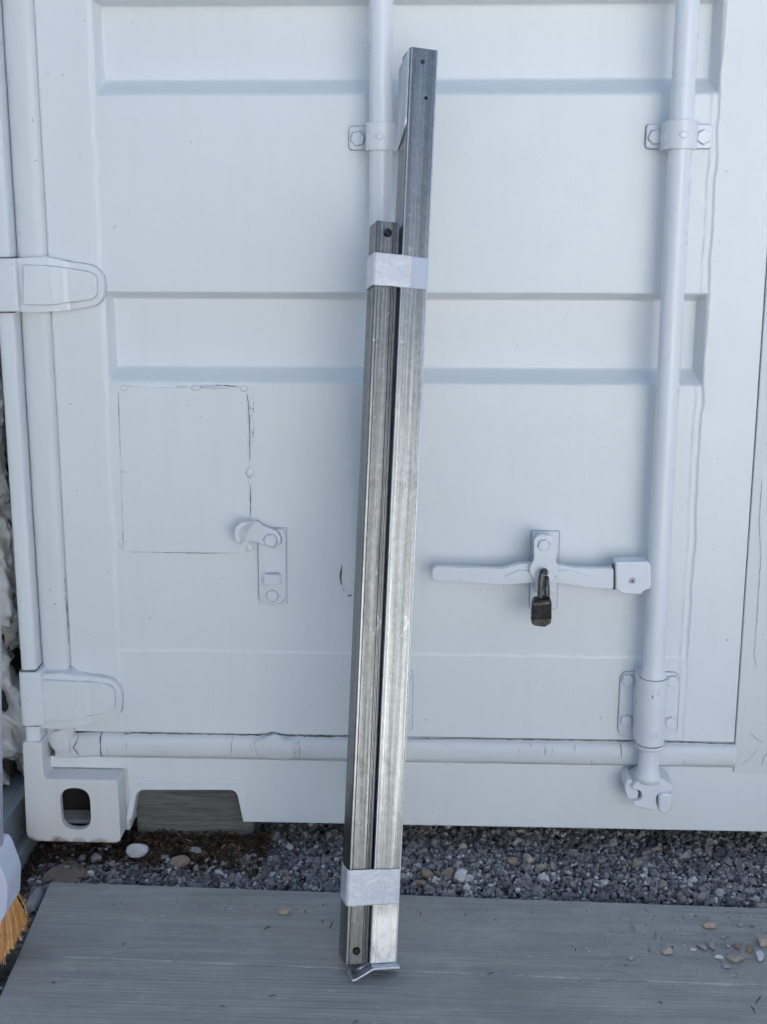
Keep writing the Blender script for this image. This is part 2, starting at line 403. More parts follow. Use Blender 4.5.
# ------------------------------------------------------------------ container
CX = .560                                            # centre line between the doors
XP0 = at(24.6, 815, -.042).x                         # left face of post and casting
box_ = empty('shipping_container', (CX, 0, .03), 'white repainted steel shipping container seen at its double door end', 'shipping container')
XW, XR = -.488, .4005                                # weld lines left and right of the corrugated sheet
XL, XE = -.568, .4825                                # door leaf edges
ZB, ZT = .2125, 2.44                                 # door leaf bottom / top
dpt = .034
zi = lambda py, Y=0.0: at(400, py, Y).z
rec = [(zi(383.5), zi(368, dpt), zi(299, dpt), zi(293))]
r1 = (zi(94), zi(80.2, dpt), zi(5, dpt), zi(-1.5))
rec.append(r1)
per = r1[0]-rec[0][0]
for k in (1, 2): rec.append(tuple(z+per*k for z in r1))
def axis(a, b, base, feats, fs):
    pts = list(np.arange(a, b, base))+[a, b]
    for f0, f1 in feats: pts += list(np.arange(max(a, f0), min(b, f1), fs))
    p = np.unique(np.round(pts, 5)); k = [p[0]]
    for q in p[1:]:
        if q-k[-1] > fs*.55: k.append(q)
    return np.array(k)
def leaf_height(X, Z):
    ss = lambda a, b, v: (lambda t: t*t*(3-2*t))(np.clip((v-a)/(b-a), 0, 1))
    wob = .0015*vnoise(Z*28, X*0, 3)+.001*vnoise(Z*90, X*0, 4)
    Y = np.zeros_like(X)
    # recesses
    for z0, z1, z2, z3 in rec:
        def ramp(v, a, b):                           # linear with softly rounded corners
            t = (v-a)/(b-a); r = .13
            return np.where(t < -r, 0, np.where(t < r, (t+r)**2/(4*r), np.where(t < 1-r, t, np.where(t < 1+r, 1-(1+r-t)**2/(4*r), 1))))
        fz = np.minimum(ramp(Z, z0, z1), ramp(-Z, -z3, -z2))
        fx = np.minimum(ramp(X, XW+.003, XW+.0085), ramp(-X, -(XR-.001), -(XR-.008)))
        Y = np.maximum(Y, dpt*np.minimum(fz, fx))
    flat = 1-np.clip(Y/.004, 0, 1)
    # frame proud of the sheet
    fr = 1-ss(XW-.004+wob, XW+.0005+wob, X)+ss(XR-.0005+wob, XR+.003+wob, X)
    Y = Y-.0028*np.clip(fr, 0, 1)
    # weld beads
    bead = lambda d, wd, h: h*np.exp(-(d/wd)**2)
    rough = 1+.7*vnoise(X*140, Z*140, 8)
    Y -= bead(X-XW-wob*1.5, .0016, .0003)*rough*flat
    Y -= bead(X-(XR-.0075)-wob*.9, .0022, .0011)*(1+.8*vnoise(Z*60, X*0, 9))*flat
    zw = .3512+.0012*vnoise(X*16, X*0, 11)
    Y -= bead(Z-zw, .0018, .0006)*rough*(1-np.clip(fr, 0, 1))*(.5+.8*np.clip(vnoise(X*9, X*0, 12)+.4, 0, 1))
    Y -= .0012*ss(zw, zw-.002, Z)*(1-np.clip(fr, 0, 1))
    # oil canning and small dents
    Y -= .0007*vnoise(X*5, Z*4, 21)*flat+.0004*vnoise(X*19, Z*17, 22)+.00012*vnoise(X*120, Z*120, 23)
    # edge roll
    for d, rr in ((X-XL, .004), (XE-X, .0015), (Z-ZB, .002)):
        Y += .004*np.clip(1-d/rr, 0, 1)**2
    return Y
def surf(x, z, e=.0005): return float(leaf_height(np.array([x]), np.array([z]))[0])-e
PX0, PX1 = at(120, 470).x, at(248.5, 470).x; PZ0, PZ1 = at(185, 552).z, at(185, 387).z
fx = [(XL, XL+.008), (XW-.008, XW+.022), (XR-.022, XR+.008), (XE-.008, XE)]
fz = [(a-.007, b+.007) for r in rec[:2] for a, b in ((r[0], r[1]), (r[2], r[3]))]+[(.342, .360), (ZB, ZB+.008)]
xa = axis(XL, XE, .004, fx, .0011)
za = np.concatenate([axis(ZB, 1.36, .004, fz, .0011), axis(1.366, ZT, .01, [(a-.006, b+.006) for r in rec[2:] for a, b in ((r[0], r[1]), (r[2], r[3]))], .003)])
Xg, Zg = np.meshgrid(xa, za)
Yg = leaf_height(Xg, Zg)
leaf_me = grid_mesh('door_leaf', Xg, Yg, Zg, [M_paint, M_crack])
# orientation: X x Z grid -> normals face -Y
leaf = link('door_leaf', leaf_me, box_)
mirror_list = [leaf]

# back slab of the leaf, gives it thickness
s = MB().box((XL+.001, .036, ZB), (XE-.001, .05, ZT)); s.box((XL+.001, .006, ZB+.001), (XL+.006, .036, ZT)); s.box((XE-.006, .006, ZB+.001), (XE-.001, .036, ZT))
s.box((XL+.006, .006, ZB+.001), (XE-.006, .036, ZB+.005)); s.box((XL+.006, .006, ZT-.005), (XE-.006, .036, ZT))
mirror_list.append(s.build('door_edge', M_paint, box_))

# repair plate welded on
pl = MB()
pc = [tuple(at(*p))[::2] for p in ((124, 551.5), (249.5, 553), (247, 388.5), (118.5, 386.5))]
pl.prism(pc, .001, -.0024)
plate = pl.build('repair_plate', [M_paint, M_crack], box_, .0006, 1)
cr = Col()
def crack(mb, pts, Y, wd=.0010, jit=.0006, step=.006, mi=0, surface=1):
    P = fine([at(x, y, Y) for x, y in pts], step, jit)
    if surface:
        for p in P:
            if XL+.002 < p.x < XE-.002 and p.z > ZB+.002: p.y = surf(p.x, p.z, .0004)-(.0024 if surface == 2 else 0)
    mb.ribbon(P, wd, mi=mi)
crack(cr, [(117.8, 392), (119.5, 440), (121, 470), (123, 548)], -.0032, .0009, .0003)
crack(cr, [(128, 552.3), (160, 552.8), (200, 553.6), (240, 553.5)], -.0032, .0010, .0003)
crack(cr, [(126, 386.8), (150, 387.5), (176, 387.8)], -.0032, .0008, .0003)
crack(cr, [(190, 388), (203, 386.3), (222, 386), (238, 386.5)], -.0036, .0012, .0008)
crack(cr, [(246, 391), (248.4, 404), (249.3, 430), (249.6, 462)], -.0036, .0011, .0003)
crack(cr, [(250.2, 484), (250.3, 518)], -.0036, .0014, .0002)
crack(cr, [(253, 400), (253.5, 414)], -.0036, .0010, .0008); crack(cr, [(253.8, 428), (253.2, 438)], -.0036, .0008, .0008)
crack(cr, [(221.5, 496), (222, 520), (220, 541)], -.0033, .0005, .0002)
cr.build('paint_crack', M_crack, plate)
# weld blobs: rough lumps joined along the plate edge
def blob(P, r, flat=.5, sub=2, seed=None):
    V, F = I2 if sub == 2 else I3
    v = V*(1+.18*vnoise(V[:, 0]*2.3+P[0]*99, V[:, 1]*2.3+V[:, 2]*3.1+P[2]*77, 31))[:, None]
    v = v*np.array([r[0], r[0]*flat, r[1]])+np.array(P); return v, F
bl = []
for (x, y, rx, rz) in ((124, 388, 4, 3.5), (195.5, 388, 5, 3), (244, 389, 4, 3.2), (251.5, 404, 2.2, 6), (124, 470, 3.4, 3.2), (249.5, 472, 4.6, 5.4), (251, 440, 1.6, 3), (120.5, 544, 1.4, 5), (249.5, 547.5, 4.6, 4.6), (182, 387, 6, 1.2), (215, 386.5, 14, 1.3), (251.5, 425, 1.8, 9)):
    bl.append(blob(at(x, y, -.002), (rx*.00152, rz*.00152), .42))
for l_ in bl: link('weld_lump', tri_mesh('weld_lump', [l_], M_paint, True), plate)
# patch ring: bare edge beside the leaning bars
mk = Col()
crack(mk, [(341.8, 565), (340.8, 572), (340.6, 580), (341.6, 586)], -.0012, .0032, .0003, .004)
crack(mk, [(342, 587.5), (344.5, 592)], -.0012, .0012, .0002, .004); crack(mk, [(347.5, 596.5), (352.5, 595)], -.0016, .0030, .0002, .003)
for (x, y, l) in ((70, 404, 1.2), (62, 75, 1.2), (77, 491, 1), (149, 619, 1.5), (114, 227, 2.2), (108, 572, 1)):
    crack(mk, [(x-l, y+l*.6), (x, y), (x+l*.5, y-l)], -.0052, .0010, .0002, .003)
mk.build('paint_chip', M_crack, box_, label='dark spot where the white paint has flaked off')
# ring patch (light raised half disc) behind the bars
rp = MB(); rp.prism([(at(356, 578).x+.0225*math.cos(a), at(356, 578).z+.0225*math.sin(a)) for a in np.linspace(0, 2*math.pi, 25)[:-1]], .001, -.0012)
rp.build('round_patch', M_paint, box_, .0006, 1)

# --- gaskets
def halfround(mb, p0, p1, wd, bulge, side, Yb=.004, n=12, seg=80, namp=.0006, seed=0, sq=2.6):
    """bulging strip from p0 to p1 (x,z), width wd, side = unit (x,z) across"""
    p0 = Vector(p0); p1 = Vector(p1); side = Vector(side); vs = []; fs = []
    for i in range(seg+1):
        c = p0.lerp(p1, i/seg)
        for k in range(n+1):
            t = k/n*2-1; h = (1-abs(t)**sq)**(1/sq)
            x, z = c+side*(t*wd*.5)
            q = float(vnoise(np.array(x*30+seed), np.array(z*30+t), 40+seed))
            vs.append((x, Yb-bulge*h+q*namp*(h > .1), z))
    for i in range(seg):
        for k in range(n):
            a = i*(n+1)+k; fs.append((a, a+1, a+n+2, a+n+1))
    return mb.add(vs, fs, 0, True)
XG0 = -.6125
gkc = Col(); gk = MB(); halfround(gk, ((XG0+XL)/2, .196), ((XG0+XL)/2, ZT), XL-XG0+.0016, .019, (1, 0), .0075, 18, 160, .0008, 1, 3.2)
GY = -.0145
crack(gkc, [(30.7, 12), (30.9, 32)], .003, .0014, .0004, mi=1)
crack(gkc, [(31, 32), (34.5, 90), (39, 150), (41.8, 190), (42.6, 205)], .0035, .0013, .0004, mi=1)
crack(gkc, [(43, 205), (44, 225), (46, 252)], .0035, .0010, .0005, mi=1)
crack(gkc, [(51.5, 316), (53.5, 400), (57, 470), (59.5, 540)], .0035, .0009, .0004, mi=1)
crack(gkc, [(61, 556), (62.5, 575)], -.001, .0022, .0010, mi=1); crack(gkc, [(66.5, 605), (68.5, 640), (67.5, 660), (71, 667)], -.0012, .0014, .0008, mi=1)
crack(gkc, [(77, 670), (70, 666), (66, 669)], -.0045, .0009, .0008, mi=1)
crack(gkc, [(64, 575), (66.5, 610), (65.5, 630)], -.003, .0007, .0008, mi=1)
gko = gk.build('hinge_side_gasket', M_rub, box_); gkc.build('paint_crack', M_crack, gko)
zc = (.1712+.2120)/2
gbc = Col(); gb = MB(); halfround(gb, (-.5225, zc), (XE+.002, zc), .0414, .017, (0, 1), .004, 14, 150, .0009, 2, 2.6)
g2_ = MB(); halfround(g2_, (-.598, zc-.004), (-.524, zc-.001), .042, .014, (0, 1), .002, 12, 14, .003, 3, 3.0)
YS = -.0035
crack(gbc, [(75, 732.6), (85, 732.6)], -.003, .0014, .0004, mi=1)
crack(gbc, [(75, 734), (78.5, 736), (76, 743), (73.5, 748), (80, 755.5)], -.0155, .0014, .0006, mi=1)
crack(gbc, [(122, 735), (133, 732.8), (150, 733.2), (180, 733.8), (205, 734.2)], YS, .0018, .0007, mi=1)
crack(gbc, [(205, 734.2), (236, 734.6), (262, 735.4)], YS, .0014, .0006, mi=1)
crack(gbc, [(240, 734.8), (262, 734.4), (275, 733), (285, 735.2), (305, 735.8), (307.5, 740)], YS, .0019, .0009, mi=1)
crack(gbc, [(305, 735.8), (330, 736.4), (350, 735.8)], YS, .0026, .0005, mi=1)
crack(gbc, [(405, 739), (470, 738.6), (540, 739.6), (634, 741)], YS, .0014, .0005, mi=1)
crack(gbc, [(664, 741.6), (690, 742.2), (735, 744)], YS, .0015, .0005, mi=1)
for (x, y, dx, l) in ((233, 736, -2.5, 20), (299, 746, 1, 12), (300, 740, -3, 6), (106, 748, 2, 7), (127, 741, -1, 10), (69, 742, 1, 13), (545, 744, 0, 12), (552, 746, 0, 10), (519, 748, 1, 7), (530, 742, 1, 5), (575, 744, 0, 8), (684, 760, 0, 5), (620, 742, 1, 16), (250, 744, 2, 8), (592, 760, 0, 4)):
    crack(gbc, [(x, y), (x+dx*.7, y+l*.5), (x+dx, y+l)], -.0142, .0008, .0009, .005, mi=1)
gbo = gb.build('bottom_gasket', M_rub, box_); gbc.build('paint_crack', M_crack, gbo); g2o = g2_.build('corner_gasket', M_rub, box_)
# swollen filler repair on the gasket
lump = [blob(at(275, 747.5, -.010), (.034, .0215), .22, 3)]
lump.append(blob(at(60, 741, -.010), (.016, .021), .3, 3))
for l_ in lump: link('filler_lump', tri_mesh('filler_lump', [l_], M_rub, True), box_)
# centre gasket between the leaves
gcc = Col(); gc = MB(); gc.box((XE+.0007, -.0045, .163), (.5585, .02, ZT)); g3_ = MB().box((.5600, -.003, .163), (2*CX-XE-.0015, .02, ZT))
crack(gcc, [(762, 480), (759.5, 520), (760.5, 560), (757, 620), (754, 655), (756.5, 668)], -.0052, .0010, .0006, mi=1)
crack(gcc, [(749, 731), (757, 740), (766, 743)], -.0052, .0012, .0006, mi=1)
crack(gcc, [(741, 765), (752, 757), (757, 749)], -.0052, .0010, .0006, mi=1)
crack(gcc, [(767, 752), (763, 758), (762, 767)], -.0052, .0012, .0004, mi=1)
crack(gcc, [(749.6, 753.4), (751, 754.4)], -.0054, .0028, 0, .01, mi=1)
crack(gcc, [(754, 660), (756, 667)], -.0052, .0011, 0, .01, mi=1)
gcc.build('paint_crack', M_greyline, gc.build('centre_gasket', M_rub, box_, .0016, 2)); g3_.build('centre_gasket', M_rub, box_, .0016, 2)
# dark gaps behind seams
bk = MB().box((-.64, .052, .172), (1.76, .09, 2.5)); bk.build('door_backing', M_dark, box_)

# --- corner post, castings, sill, header, walls, roof
XPW = XG0-.0004
def post_prof(x0, x1, yf, yb):
    r = .012
    return rounded([(x0, yb), (x0, yf), (x1, yf+.004), (x1, yb)], [0, r, .005, 0], 6)
def vprism(mb, prof, z0, z1, mi=0, sm=True):
    n_ = len(prof); ar = sum(prof[i][0]*prof[(i+1) % n_][1]-prof[(i+1) % n_][0]*prof[i][1] for i in range(n_))
    if ar < 0: prof = prof[::-1]
    vs = [(x, y, z0) for x, y in prof]+[(x, y, z1) for x, y in prof]
    fs = [list(range(n_))[::-1], list(range(n_, 2*n_))]+[(i, (i+1) % n_, n_+(i+1) % n_, n_+i) for i in range(n_)]
    return mb.add(vs, fs, mi, False)
zh = [(at(17, 312, -.045).z, at(15, 258, -.045).z), (at(39, 727, -.045).z, at(39, 679, -.045).z)]
mir_post = []
p = MB(); vprism(p, post_prof(XP0+.006, XPW, -.038, .06), .148, 2.50)
po = p.build('corner_post', [M_paint, M_crack], box_, .0012, 2); mir_post.append(po)
# knuckle lugs + caps on the post: one per hinge, part of the hinge
CZ0, CZ1 = at(80, 842.5, -.042).z, at(80, 780, -.042).z
x1 = at(119.3, 815, -.042).x; xb = at(125.6, 800, -.0).x
cs = MB()
# front shape: tall left part merges to the post, low right part
outl = rounded([(XP0, CZ0), (x1, CZ0), (x1, CZ1), (XPW+.004, CZ1), (XPW+.004, CZ1+.062), (XP0+.004, CZ1+.062)], [.020, .010, .004, .004, .003, .004], 5)
cs.prism(outl, .004, -.042)
co = cs.build('corner_casting', [M_cast, M_dark], box_, .0035, 3)
dg_ = bpy.context.evaluated_depsgraph_get(); dg_.update(); me_ = bpy.data.meshes.new_from_object(co.evaluated_get(dg_)); co.modifiers.clear(); co.data = me_; me_.name = 'corner_casting'
a0, a1 = at(60.8, 808, -.042), at(90.6, 808, -.042); b0, b1 = at(75, 829.5, -.042), at(75, 788, -.042)
hole_ = MB().prism(rect(a0.x, b0.z, a1.x, b1.z, (a1.x-a0.x)*.48, 10), .03, -.06)
cut(co, hole_.build('c1', M_cast))
inner = MB().box((XP0+.012, -.030, CZ0+.010), (x1-.014, .02, CZ1-.006))
cut(co, inner.build('c2', M_dark))
cb_ = MB().box((XP0+.002, .0045, CZ0), (x1+.004, .010, CZ1)); 
for q_ in ((XP0+.002, CZ0, XP0+.012, CZ1), (x1-.008, CZ0, x1+.004, CZ1), (XP0+.012, CZ0, x1-.008, CZ0+.01), (XP0+.012, CZ1-.01, x1-.008, CZ1)):
    cb_.box((q_[0], .0102, q_[1]), (q_[2], .17, q_[3]))
cb_ = MB().prism([(XP0+.002, CZ0), (XP0+.012, CZ0), (XP0+.012, CZ1-.01), (x1-.008, CZ1-.01), (x1-.008, CZ0), (x1+.004, CZ0), (x1+.004, CZ1), (XP0+.002, CZ1)], .17, .0045)
mir_post.append(cb_.build('casting_side', M_cast, box_))
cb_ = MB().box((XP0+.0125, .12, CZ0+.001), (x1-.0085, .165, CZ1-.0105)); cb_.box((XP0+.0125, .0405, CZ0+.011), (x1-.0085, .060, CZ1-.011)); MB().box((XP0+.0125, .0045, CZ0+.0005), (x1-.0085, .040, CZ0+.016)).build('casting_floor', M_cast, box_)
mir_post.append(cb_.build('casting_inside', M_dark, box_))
mir_post.append(co)
# bottom sill with forklift pocket
SZ0, SZ1 = at(500, 827, 0).z, .1695
sill = MB(); sill.prism([(x1+.0045, SZ0), (CX*2-x1-.0045, SZ0), (CX*2-x1-.0045, CZ1+.0015), (CX*2-XP0-.02, CZ1+.0015), (CX*2-XP0-.02, SZ1), (XP0+.02, SZ1), (XP0+.02, CZ1+.0015), (x1+.0045, CZ1+.0015)], .030, 0)
so_ = sill.build('bottom_sill', M_paint, box_, .002, 2)
def pocket(mir):
    q = [at(x, y, 0) for x, y in ((129, 835), (137.5, 789.5), (236.5, 789.5), (246.5, 835))]
    pts = [((2*CX-a.x) if mir else a.x, a.z) for a in q]
    q2 = rounded(pts, [0, .012, .012, 0], 6)
    return MB().prism(q2, .14, -.02).build('pk', M_paint)
cut(so_, pocket(False)); cut(so_, pocket(True))
# raised lip plate round the pocket
lp = MB(); q = [at(x, y, 0) for x, y in ((126.5, 824), (133, 781.5), (243, 781.5), (246, 824))]
lipo = [(a.x, max(a.z, SZ0+.0012)) for a in q]; lp.prism(rounded(lipo, [0, .006, .006, 0], 4), .001, -.0022)
lo = lp.build('pocket_rim', M_paint, box_, .0008, 1); cut(lo, pocket(False))
# pocket sleeve (thin side cheek)
sl_ = MB(); a = at(136, 790, 0); b = at(130.7, 824, 0)
b.z = SZ0+.0012; sl_.prism([(a.x-.004, a.z), (a.x, a.z), (b.x, b.z), (b.x-.004, b.z)], .044, .0012); sl_.build('pocket_cheek', M_cast, box_); sl_ = MB()
a = at(238, 790, 0); b = at(244.6, 824, 0); b.z = SZ0+.0012; sl_.prism([(a.x+.004, a.z), (a.x, a.z), (b.x, b.z), (b.x+.004, b.z)], .044, .0012)
sl_.build('pocket_cheek', M_cast, box_)
# header, roof, sides, upper castings
hd = MB().box((XP0+.01, -.02, ZT+.012), (2*CX-XP0-.01, .10, 2.60)); hd.build('top_header', M_paint, box_, .003)
rf = MB()
L = 6.05
for i in range(26):
    y0 = .12+i*(L-.2)/26; rf.box((XP0+.05, y0, 2.585), (2*CX-XP0-.05, y0+.19, 2.606))
rf.box((XP0+.03, .10, 2.565), (2*CX-XP0-.03, L, 2.584)); rf.build('roof', M_paint, box_, .004)
for xa_, xb_ in ((XP0, XP0+.162), (2*CX-XP0-.162, 2*CX-XP0)): MB().box((xa_, -.042, 2.502), (xb_, .1, 2.621)).build('top_casting', M_cast, box_, .006, 3)
for sgn in (0, 1):
    vs = []; fs = []; k = 0; yy = .09; prof = []
    while yy < L:
        for dy, dx in ((0, 0), (.07, 0), (.138, .036), (.208, .036)): prof.append((yy+dy, dx))
        yy += .276
    for yv, dx in prof:
        x_ = XP0+.02+dx; x_ = 2*CX-x_ if sgn else x_
        vs += [(x_, yv, .17), (x_, yv, 2.5)]
    for i in range(len(prof)-1): fs.append((2*i, 2*i+2, 2*i+3, 2*i+1) if sgn else (2*i+1, 2*i+3, 2*i+2, 2*i))
    sw = MB(); sw.add(vs, fs); sw.build('side_wall', M_paint, box_)
    xs0 = XP0+.002 if not sgn else 2*CX-XP0-.062
    r_ = MB().box((xs0, .142, .05), (xs0+.06, L, .168)); r_.box((xs0, .102, 2.50), (xs0+.06, L, 2.563)); r_.build('side_rail', M_paint, box_, .003)
ew = MB().box((XP0+.02, L, .05), (2*CX-XP0-.02, L+.04, 2.6)); ew.build('end_wall', M_paint, box_)
fl = MB().box((XP0+.07, .101, .10), (2*CX-XP0-.07, L, .165)); fl.build('floor_frame', M_dark, box_)

# --- hinges
def hexbolt(c, r, h, parent, mat=None, rot=0.2, name='bolt', nn=6):
    b = MB(); pts = [(c.x+r*math.cos(a+rot), c.z+r*math.sin(a+rot)) for a in np.linspace(0, 2*math.pi, nn+1)[:-1]]
    b.prism(pts, c.y+.0012, c.y-h, skirt=(c.y-.0004, .0011))
    return b.build(name, [mat or M_rod, M_greyline], parent, .0008 if nn == 6 else .0012, 2)
def hinge(dx, dy):
    """outline measured at the upper hinge; dx, dy shift in pixels"""
    P = lambda pts, Y: [(lambda v: (v.x, v.z))(at(x+dx, y+dy, Y)) for x, y in pts]
    out = P([(17, 312), (17, 258.5), (47, 256.5), (67, 262), (90, 265), (97, 269.5), (102.5, 278), (102.5, 298), (95, 306), (70, 310), (47, 311.5)], -.02)
    h = MB(); out = rounded(out, [.001, .001, .01, .01, .01, .006, .008, .008, .008, .01, .01], 4)
    # strap bent over the gasket: y depends on x
    n_ = len(out); xg1 = XL+.012
    def yy(x, base): # front surface
        t = min(1, max(0, (x-xg1)/(.022))); t = t*t*(3-2*t); return (-.027*(1-t)-.0145*t)+base
    me_v = [(x, yy(x, 0), z) for x, z in out]+[(x, .003, z) for x, z in out]
    # fill the cap by strips for a proper bend
    bm = bmesh.new()
    top = [bm.verts.new(v) for v in me_v[:n_]]; bot = [bm.verts.new(v) for v in me_v[n_:]]
    f = bm.faces.new(top)
    for i in range(n_): bm.faces.new((top[i], top[(i+1) % n_], bot[(i+1) % n_], bot[i]))
    for xc in (xg1-.002, xg1+.004, xg1+.010, xg1+.016, xg1+.022, xg1+.028):
        bmesh.ops.bisect_plane(bm, geom=bm.verts[:]+bm.edges[:]+bm.faces[:], plane_co=(xc, 0, 0), plane_no=(1, 0, 0))
    for v in bm.verts:
        if v.co.y < .0029: v.co.y = yy(v.co.x, 0)
    bmesh.ops.recalc_face_normals(bm, faces=bm.faces[:])
    me = bpy.data.meshes.new('hinge'); bm.to_mesh(me); bm.free(); me.materials.append(M_paint); me.materials.append(M_crack)
    ho = link('hinge', me, box_, .003, 3)
    # raised middle face
    inn = rounded(P([(24, 304.5), (24, 265), (52, 266), (89, 272.5), (95, 277), (95, 296), (89, 300), (52, 304.8)], -.03), [.002, .002, .008, .006, .005, .005, .006, .008], 4)
    bm = bmesh.new(); n2 = len(inn)
    top = [bm.verts.new((x, 0, z)) for x, z in inn]; bot = [bm.verts.new((x, -.001, z)) for x, z in inn]
    bm.faces.new(top)
    for i in range(n2): bm.faces.new((top[i], top[(i+1) % n2], bot[(i+1) % n2], bot[i]))
    for xc in (xg1-.002, xg1+.004, xg1+.010, xg1+.016, xg1+.022, xg1+.028):
        bmesh.ops.bisect_plane(bm, geom=bm.verts[:]+bm.edges[:]+bm.faces[:], plane_co=(xc, 0, 0), plane_no=(1, 0, 0))
    tops = set()
    for v in bm.verts: v.co.y = yy(v.co.x, -.0075) if v.co.y > -.0005 else yy(v.co.x, .002)
    bmesh.ops.recalc_face_normals(bm, faces=bm.faces[:])
    me = bpy.data.meshes.new('hinge_boss'); bm.to_mesh(me); bm.free(); me.materials.append(M_paint)
    link('raised_face', me, ho, .0040, 3)
    # knuckle round the pin, on the post
    a = at(17+dx, 312+dy, -.045); b = at(17+dx, 258.5+dy, -.045)
    k = MB(); vprism(k, post_prof(XP0+.004, XPW+.010, -.0455, .02), a.z, b.z); ko = k.build('knuckle', [M_paint, M_crack], ho, .0025, 3)
    for zz in (a.z-.0012, b.z+.0012):
        MB().box((XP0+.0055, -.0390, zz-.0008), (XPW+.0005, .02, zz+.0008)).build('knuckle_gap', M_crack, ho)
    # darker outline along the strap edge where it meets the door
    c2 = MB(); e_ = [Vector((x, surf(max(x, XL+.005), z, .0006), z)) for x, z in out if x > XL+.016]
    c2.ribbon(fine(e_[:], .005, .0002), .0017, 0); c2.build('edge_seam', M_greyline, ho)
    c2 = MB(); i2 = [Vector((x, yy(x, -.0006), z)) for x, z in inn]; c2.ribbon(fine(i2[:]+[i2[0]], .006, .0002), .0012, 0); c2.build('face_seam', M_greyline, ho)
    return ho
hinges = [hinge(0, 0), hinge(18.0, 415.0)]
hz0 = at(50, 285, 0).z; gap = hz0-at(68, 700, 0).z
for k in (1, 2):
    src = hinges[0]
    c = src.copy(); C.objects.link(c); c.parent = box_; c.matrix_parent_inverse = src.matrix_parent_inverse.copy(); c.location.z += gap*k
    for ch in src.children:
        d = ch.copy(); C.objects.link(d); d.parent = c
    hinges.append(c)

# --- locking rods
RY = -.046
def rod_x(px, py): return at(px, py, RY).x
XRR = (rod_x(688.3, 30)+rod_x(653.2, 640))/2+.000
XLR = rod_x(381.0, 60)
RR = .0163
def bracket(cx, py_top, py_bot, left_w, right_w, cyl_r):
    """clamp with bent ears: plate on the door and a half ring round the rod"""
    zt = at(500, py_top, RY).z; zb = at(500, py_bot, RY).z
    b = MB(); b.prism(rect(cx-left_w, zb+.003, cx+right_w, zt-.001, .005, 3), .006, -.007, skirt=(surf, .0013))
    o = b.build('rod_bracket', [M_rod, M_greyline], box_, .0012, 2)
    s_ = MB(); n_ = 22; prof = []
    for k in range(n_+1):
        a = math.pi*k/n_; prof.append((cx-cyl_r*math.cos(a), RY-cyl_r*math.sin(a)))
    prof = [(cx-cyl_r, -.004)]+prof+[(cx+cyl_r, -.004)]
    vprism(s_, prof, zb-.001, zt+.0005)
    st = s_.build('clamp_ring', M_rod, o, .0010, 2)
    rv = hexbolt(Vector((cx, RY-cyl_r+.0012, (zt+zb)/2-.001)), .0052, .0026, o, nn=14, name='rivet')
    hexbolt(Vector((cx-left_w+.0125, -.007, (zt+zb)/2)), .0102, .006, o)
    hexbolt(Vector((cx+right_w-.0125, -.007, (zt+zb)/2)), .0102, .006, o, rot=.5)
    return o
def rod(cx):
    r = MB(); z0 = at(500, 776, RY).z; zf0 = at(500, 679, RY).z; zf1 = at(500, 660, RY).z
    zl = at(500, 750, RY).z
    ps = [(zl-.026, .0145), (zl-.006, .0150), (zl, .0150)]
    path = [(cx, RY, z0-.002), (cx, RY, z0+.006), (cx, RY, z0+.014), (cx, RY, zl-.004), (cx, RY, zf0), (cx, RY, zf0+.006), (cx, RY, zf0+.014), (cx, RY, zf1+.006), (cx, RY, 1.0), (cx, RY, 1.8), (cx, RY, 2.40)]
    rad = [.0205, .0195, .0160, .0148, .0205, .0202, .0175, RR, RR, RR, RR]
    r.sweep(path, rad, 40)
    o = r.build('lock_rod', M_rod, box_)
    return o
def lower_guide(cx):
    zt, zb = at(500, 669, 0).z, at(500, 733, 0).z
    lw, rw = XRR-at(619.5, 700, -.006).x, at(678.5, 700, -.006).x-XRR
    b = MB(); b.prism(rect(cx-lw, zb, cx+rw, zt, .014, 6), .006, -.006, skirt=(surf, .0013)); o = b.build('rod_guide', [M_rod, M_greyline], box_, .0012, 2)
    z1 = at(500, 679.5, RY-.02).z; z0 = at(500, 745, RY-.02).z; zl = z0-.006
    s_ = MB(); cr_ = .0215
    pr = [(cx-cr_, -.004)]+[(cx-cr_*math.cos(math.pi*k/24), RY-cr_*math.sin(math.pi*k/24)) for k in range(25)]+[(cx+cr_, -.004)]
    vprism(s_, pr, z0, z1); s_.build('sleeve', M_rod, o, .0008, 2)
    q = MB(); q.sweep([(cx, RY, z0-.0002), (cx, RY, z0-.0016)], cr_*.93, 40, 0); q.build('sleeve_gap', M_crack, o); q = MB(); q.sweep([(cx, RY, z1+.0012), (cx, RY, z1-.0002)], cr_*.93, 40, 0); q.build('sleeve_gap', M_crack, o)
    q = MB(); q.sweep([(cx, RY, z0-.0018), (cx, RY, z0-.004), (cx, RY, z0-.008), (cx, RY, z0-.010)], [.0212, .0215, .0205, .017], 40); q.build('sleeve_collar', M_rod, o)
    for px_, py_ in ((627.5, 679.5), (672, 681), (626, 720), (670.5, 722)):
        c = at(px_, py_, -.006); c.x += cx-XRR; hexbolt(c, .0095, .006, o, rot=random.random())
    for py_ in (690.5, 733.5):
        c = Vector((cx+.001, RY-cr_+.001, at(500, py_, RY-cr_).z)); hexbolt(c, .0045, .0024, o, nn=14, name='rivet')
    if cx == XRR:
        q = MB(); c = at(652.6, 697, RY-cr_-.0004); q.ribbon([c+Vector((-.001, 0, .002)), c, c+Vector((.0006, 0, -.003))], .0022, 0); q.build('paint_chip', M_crack, o)
    return o
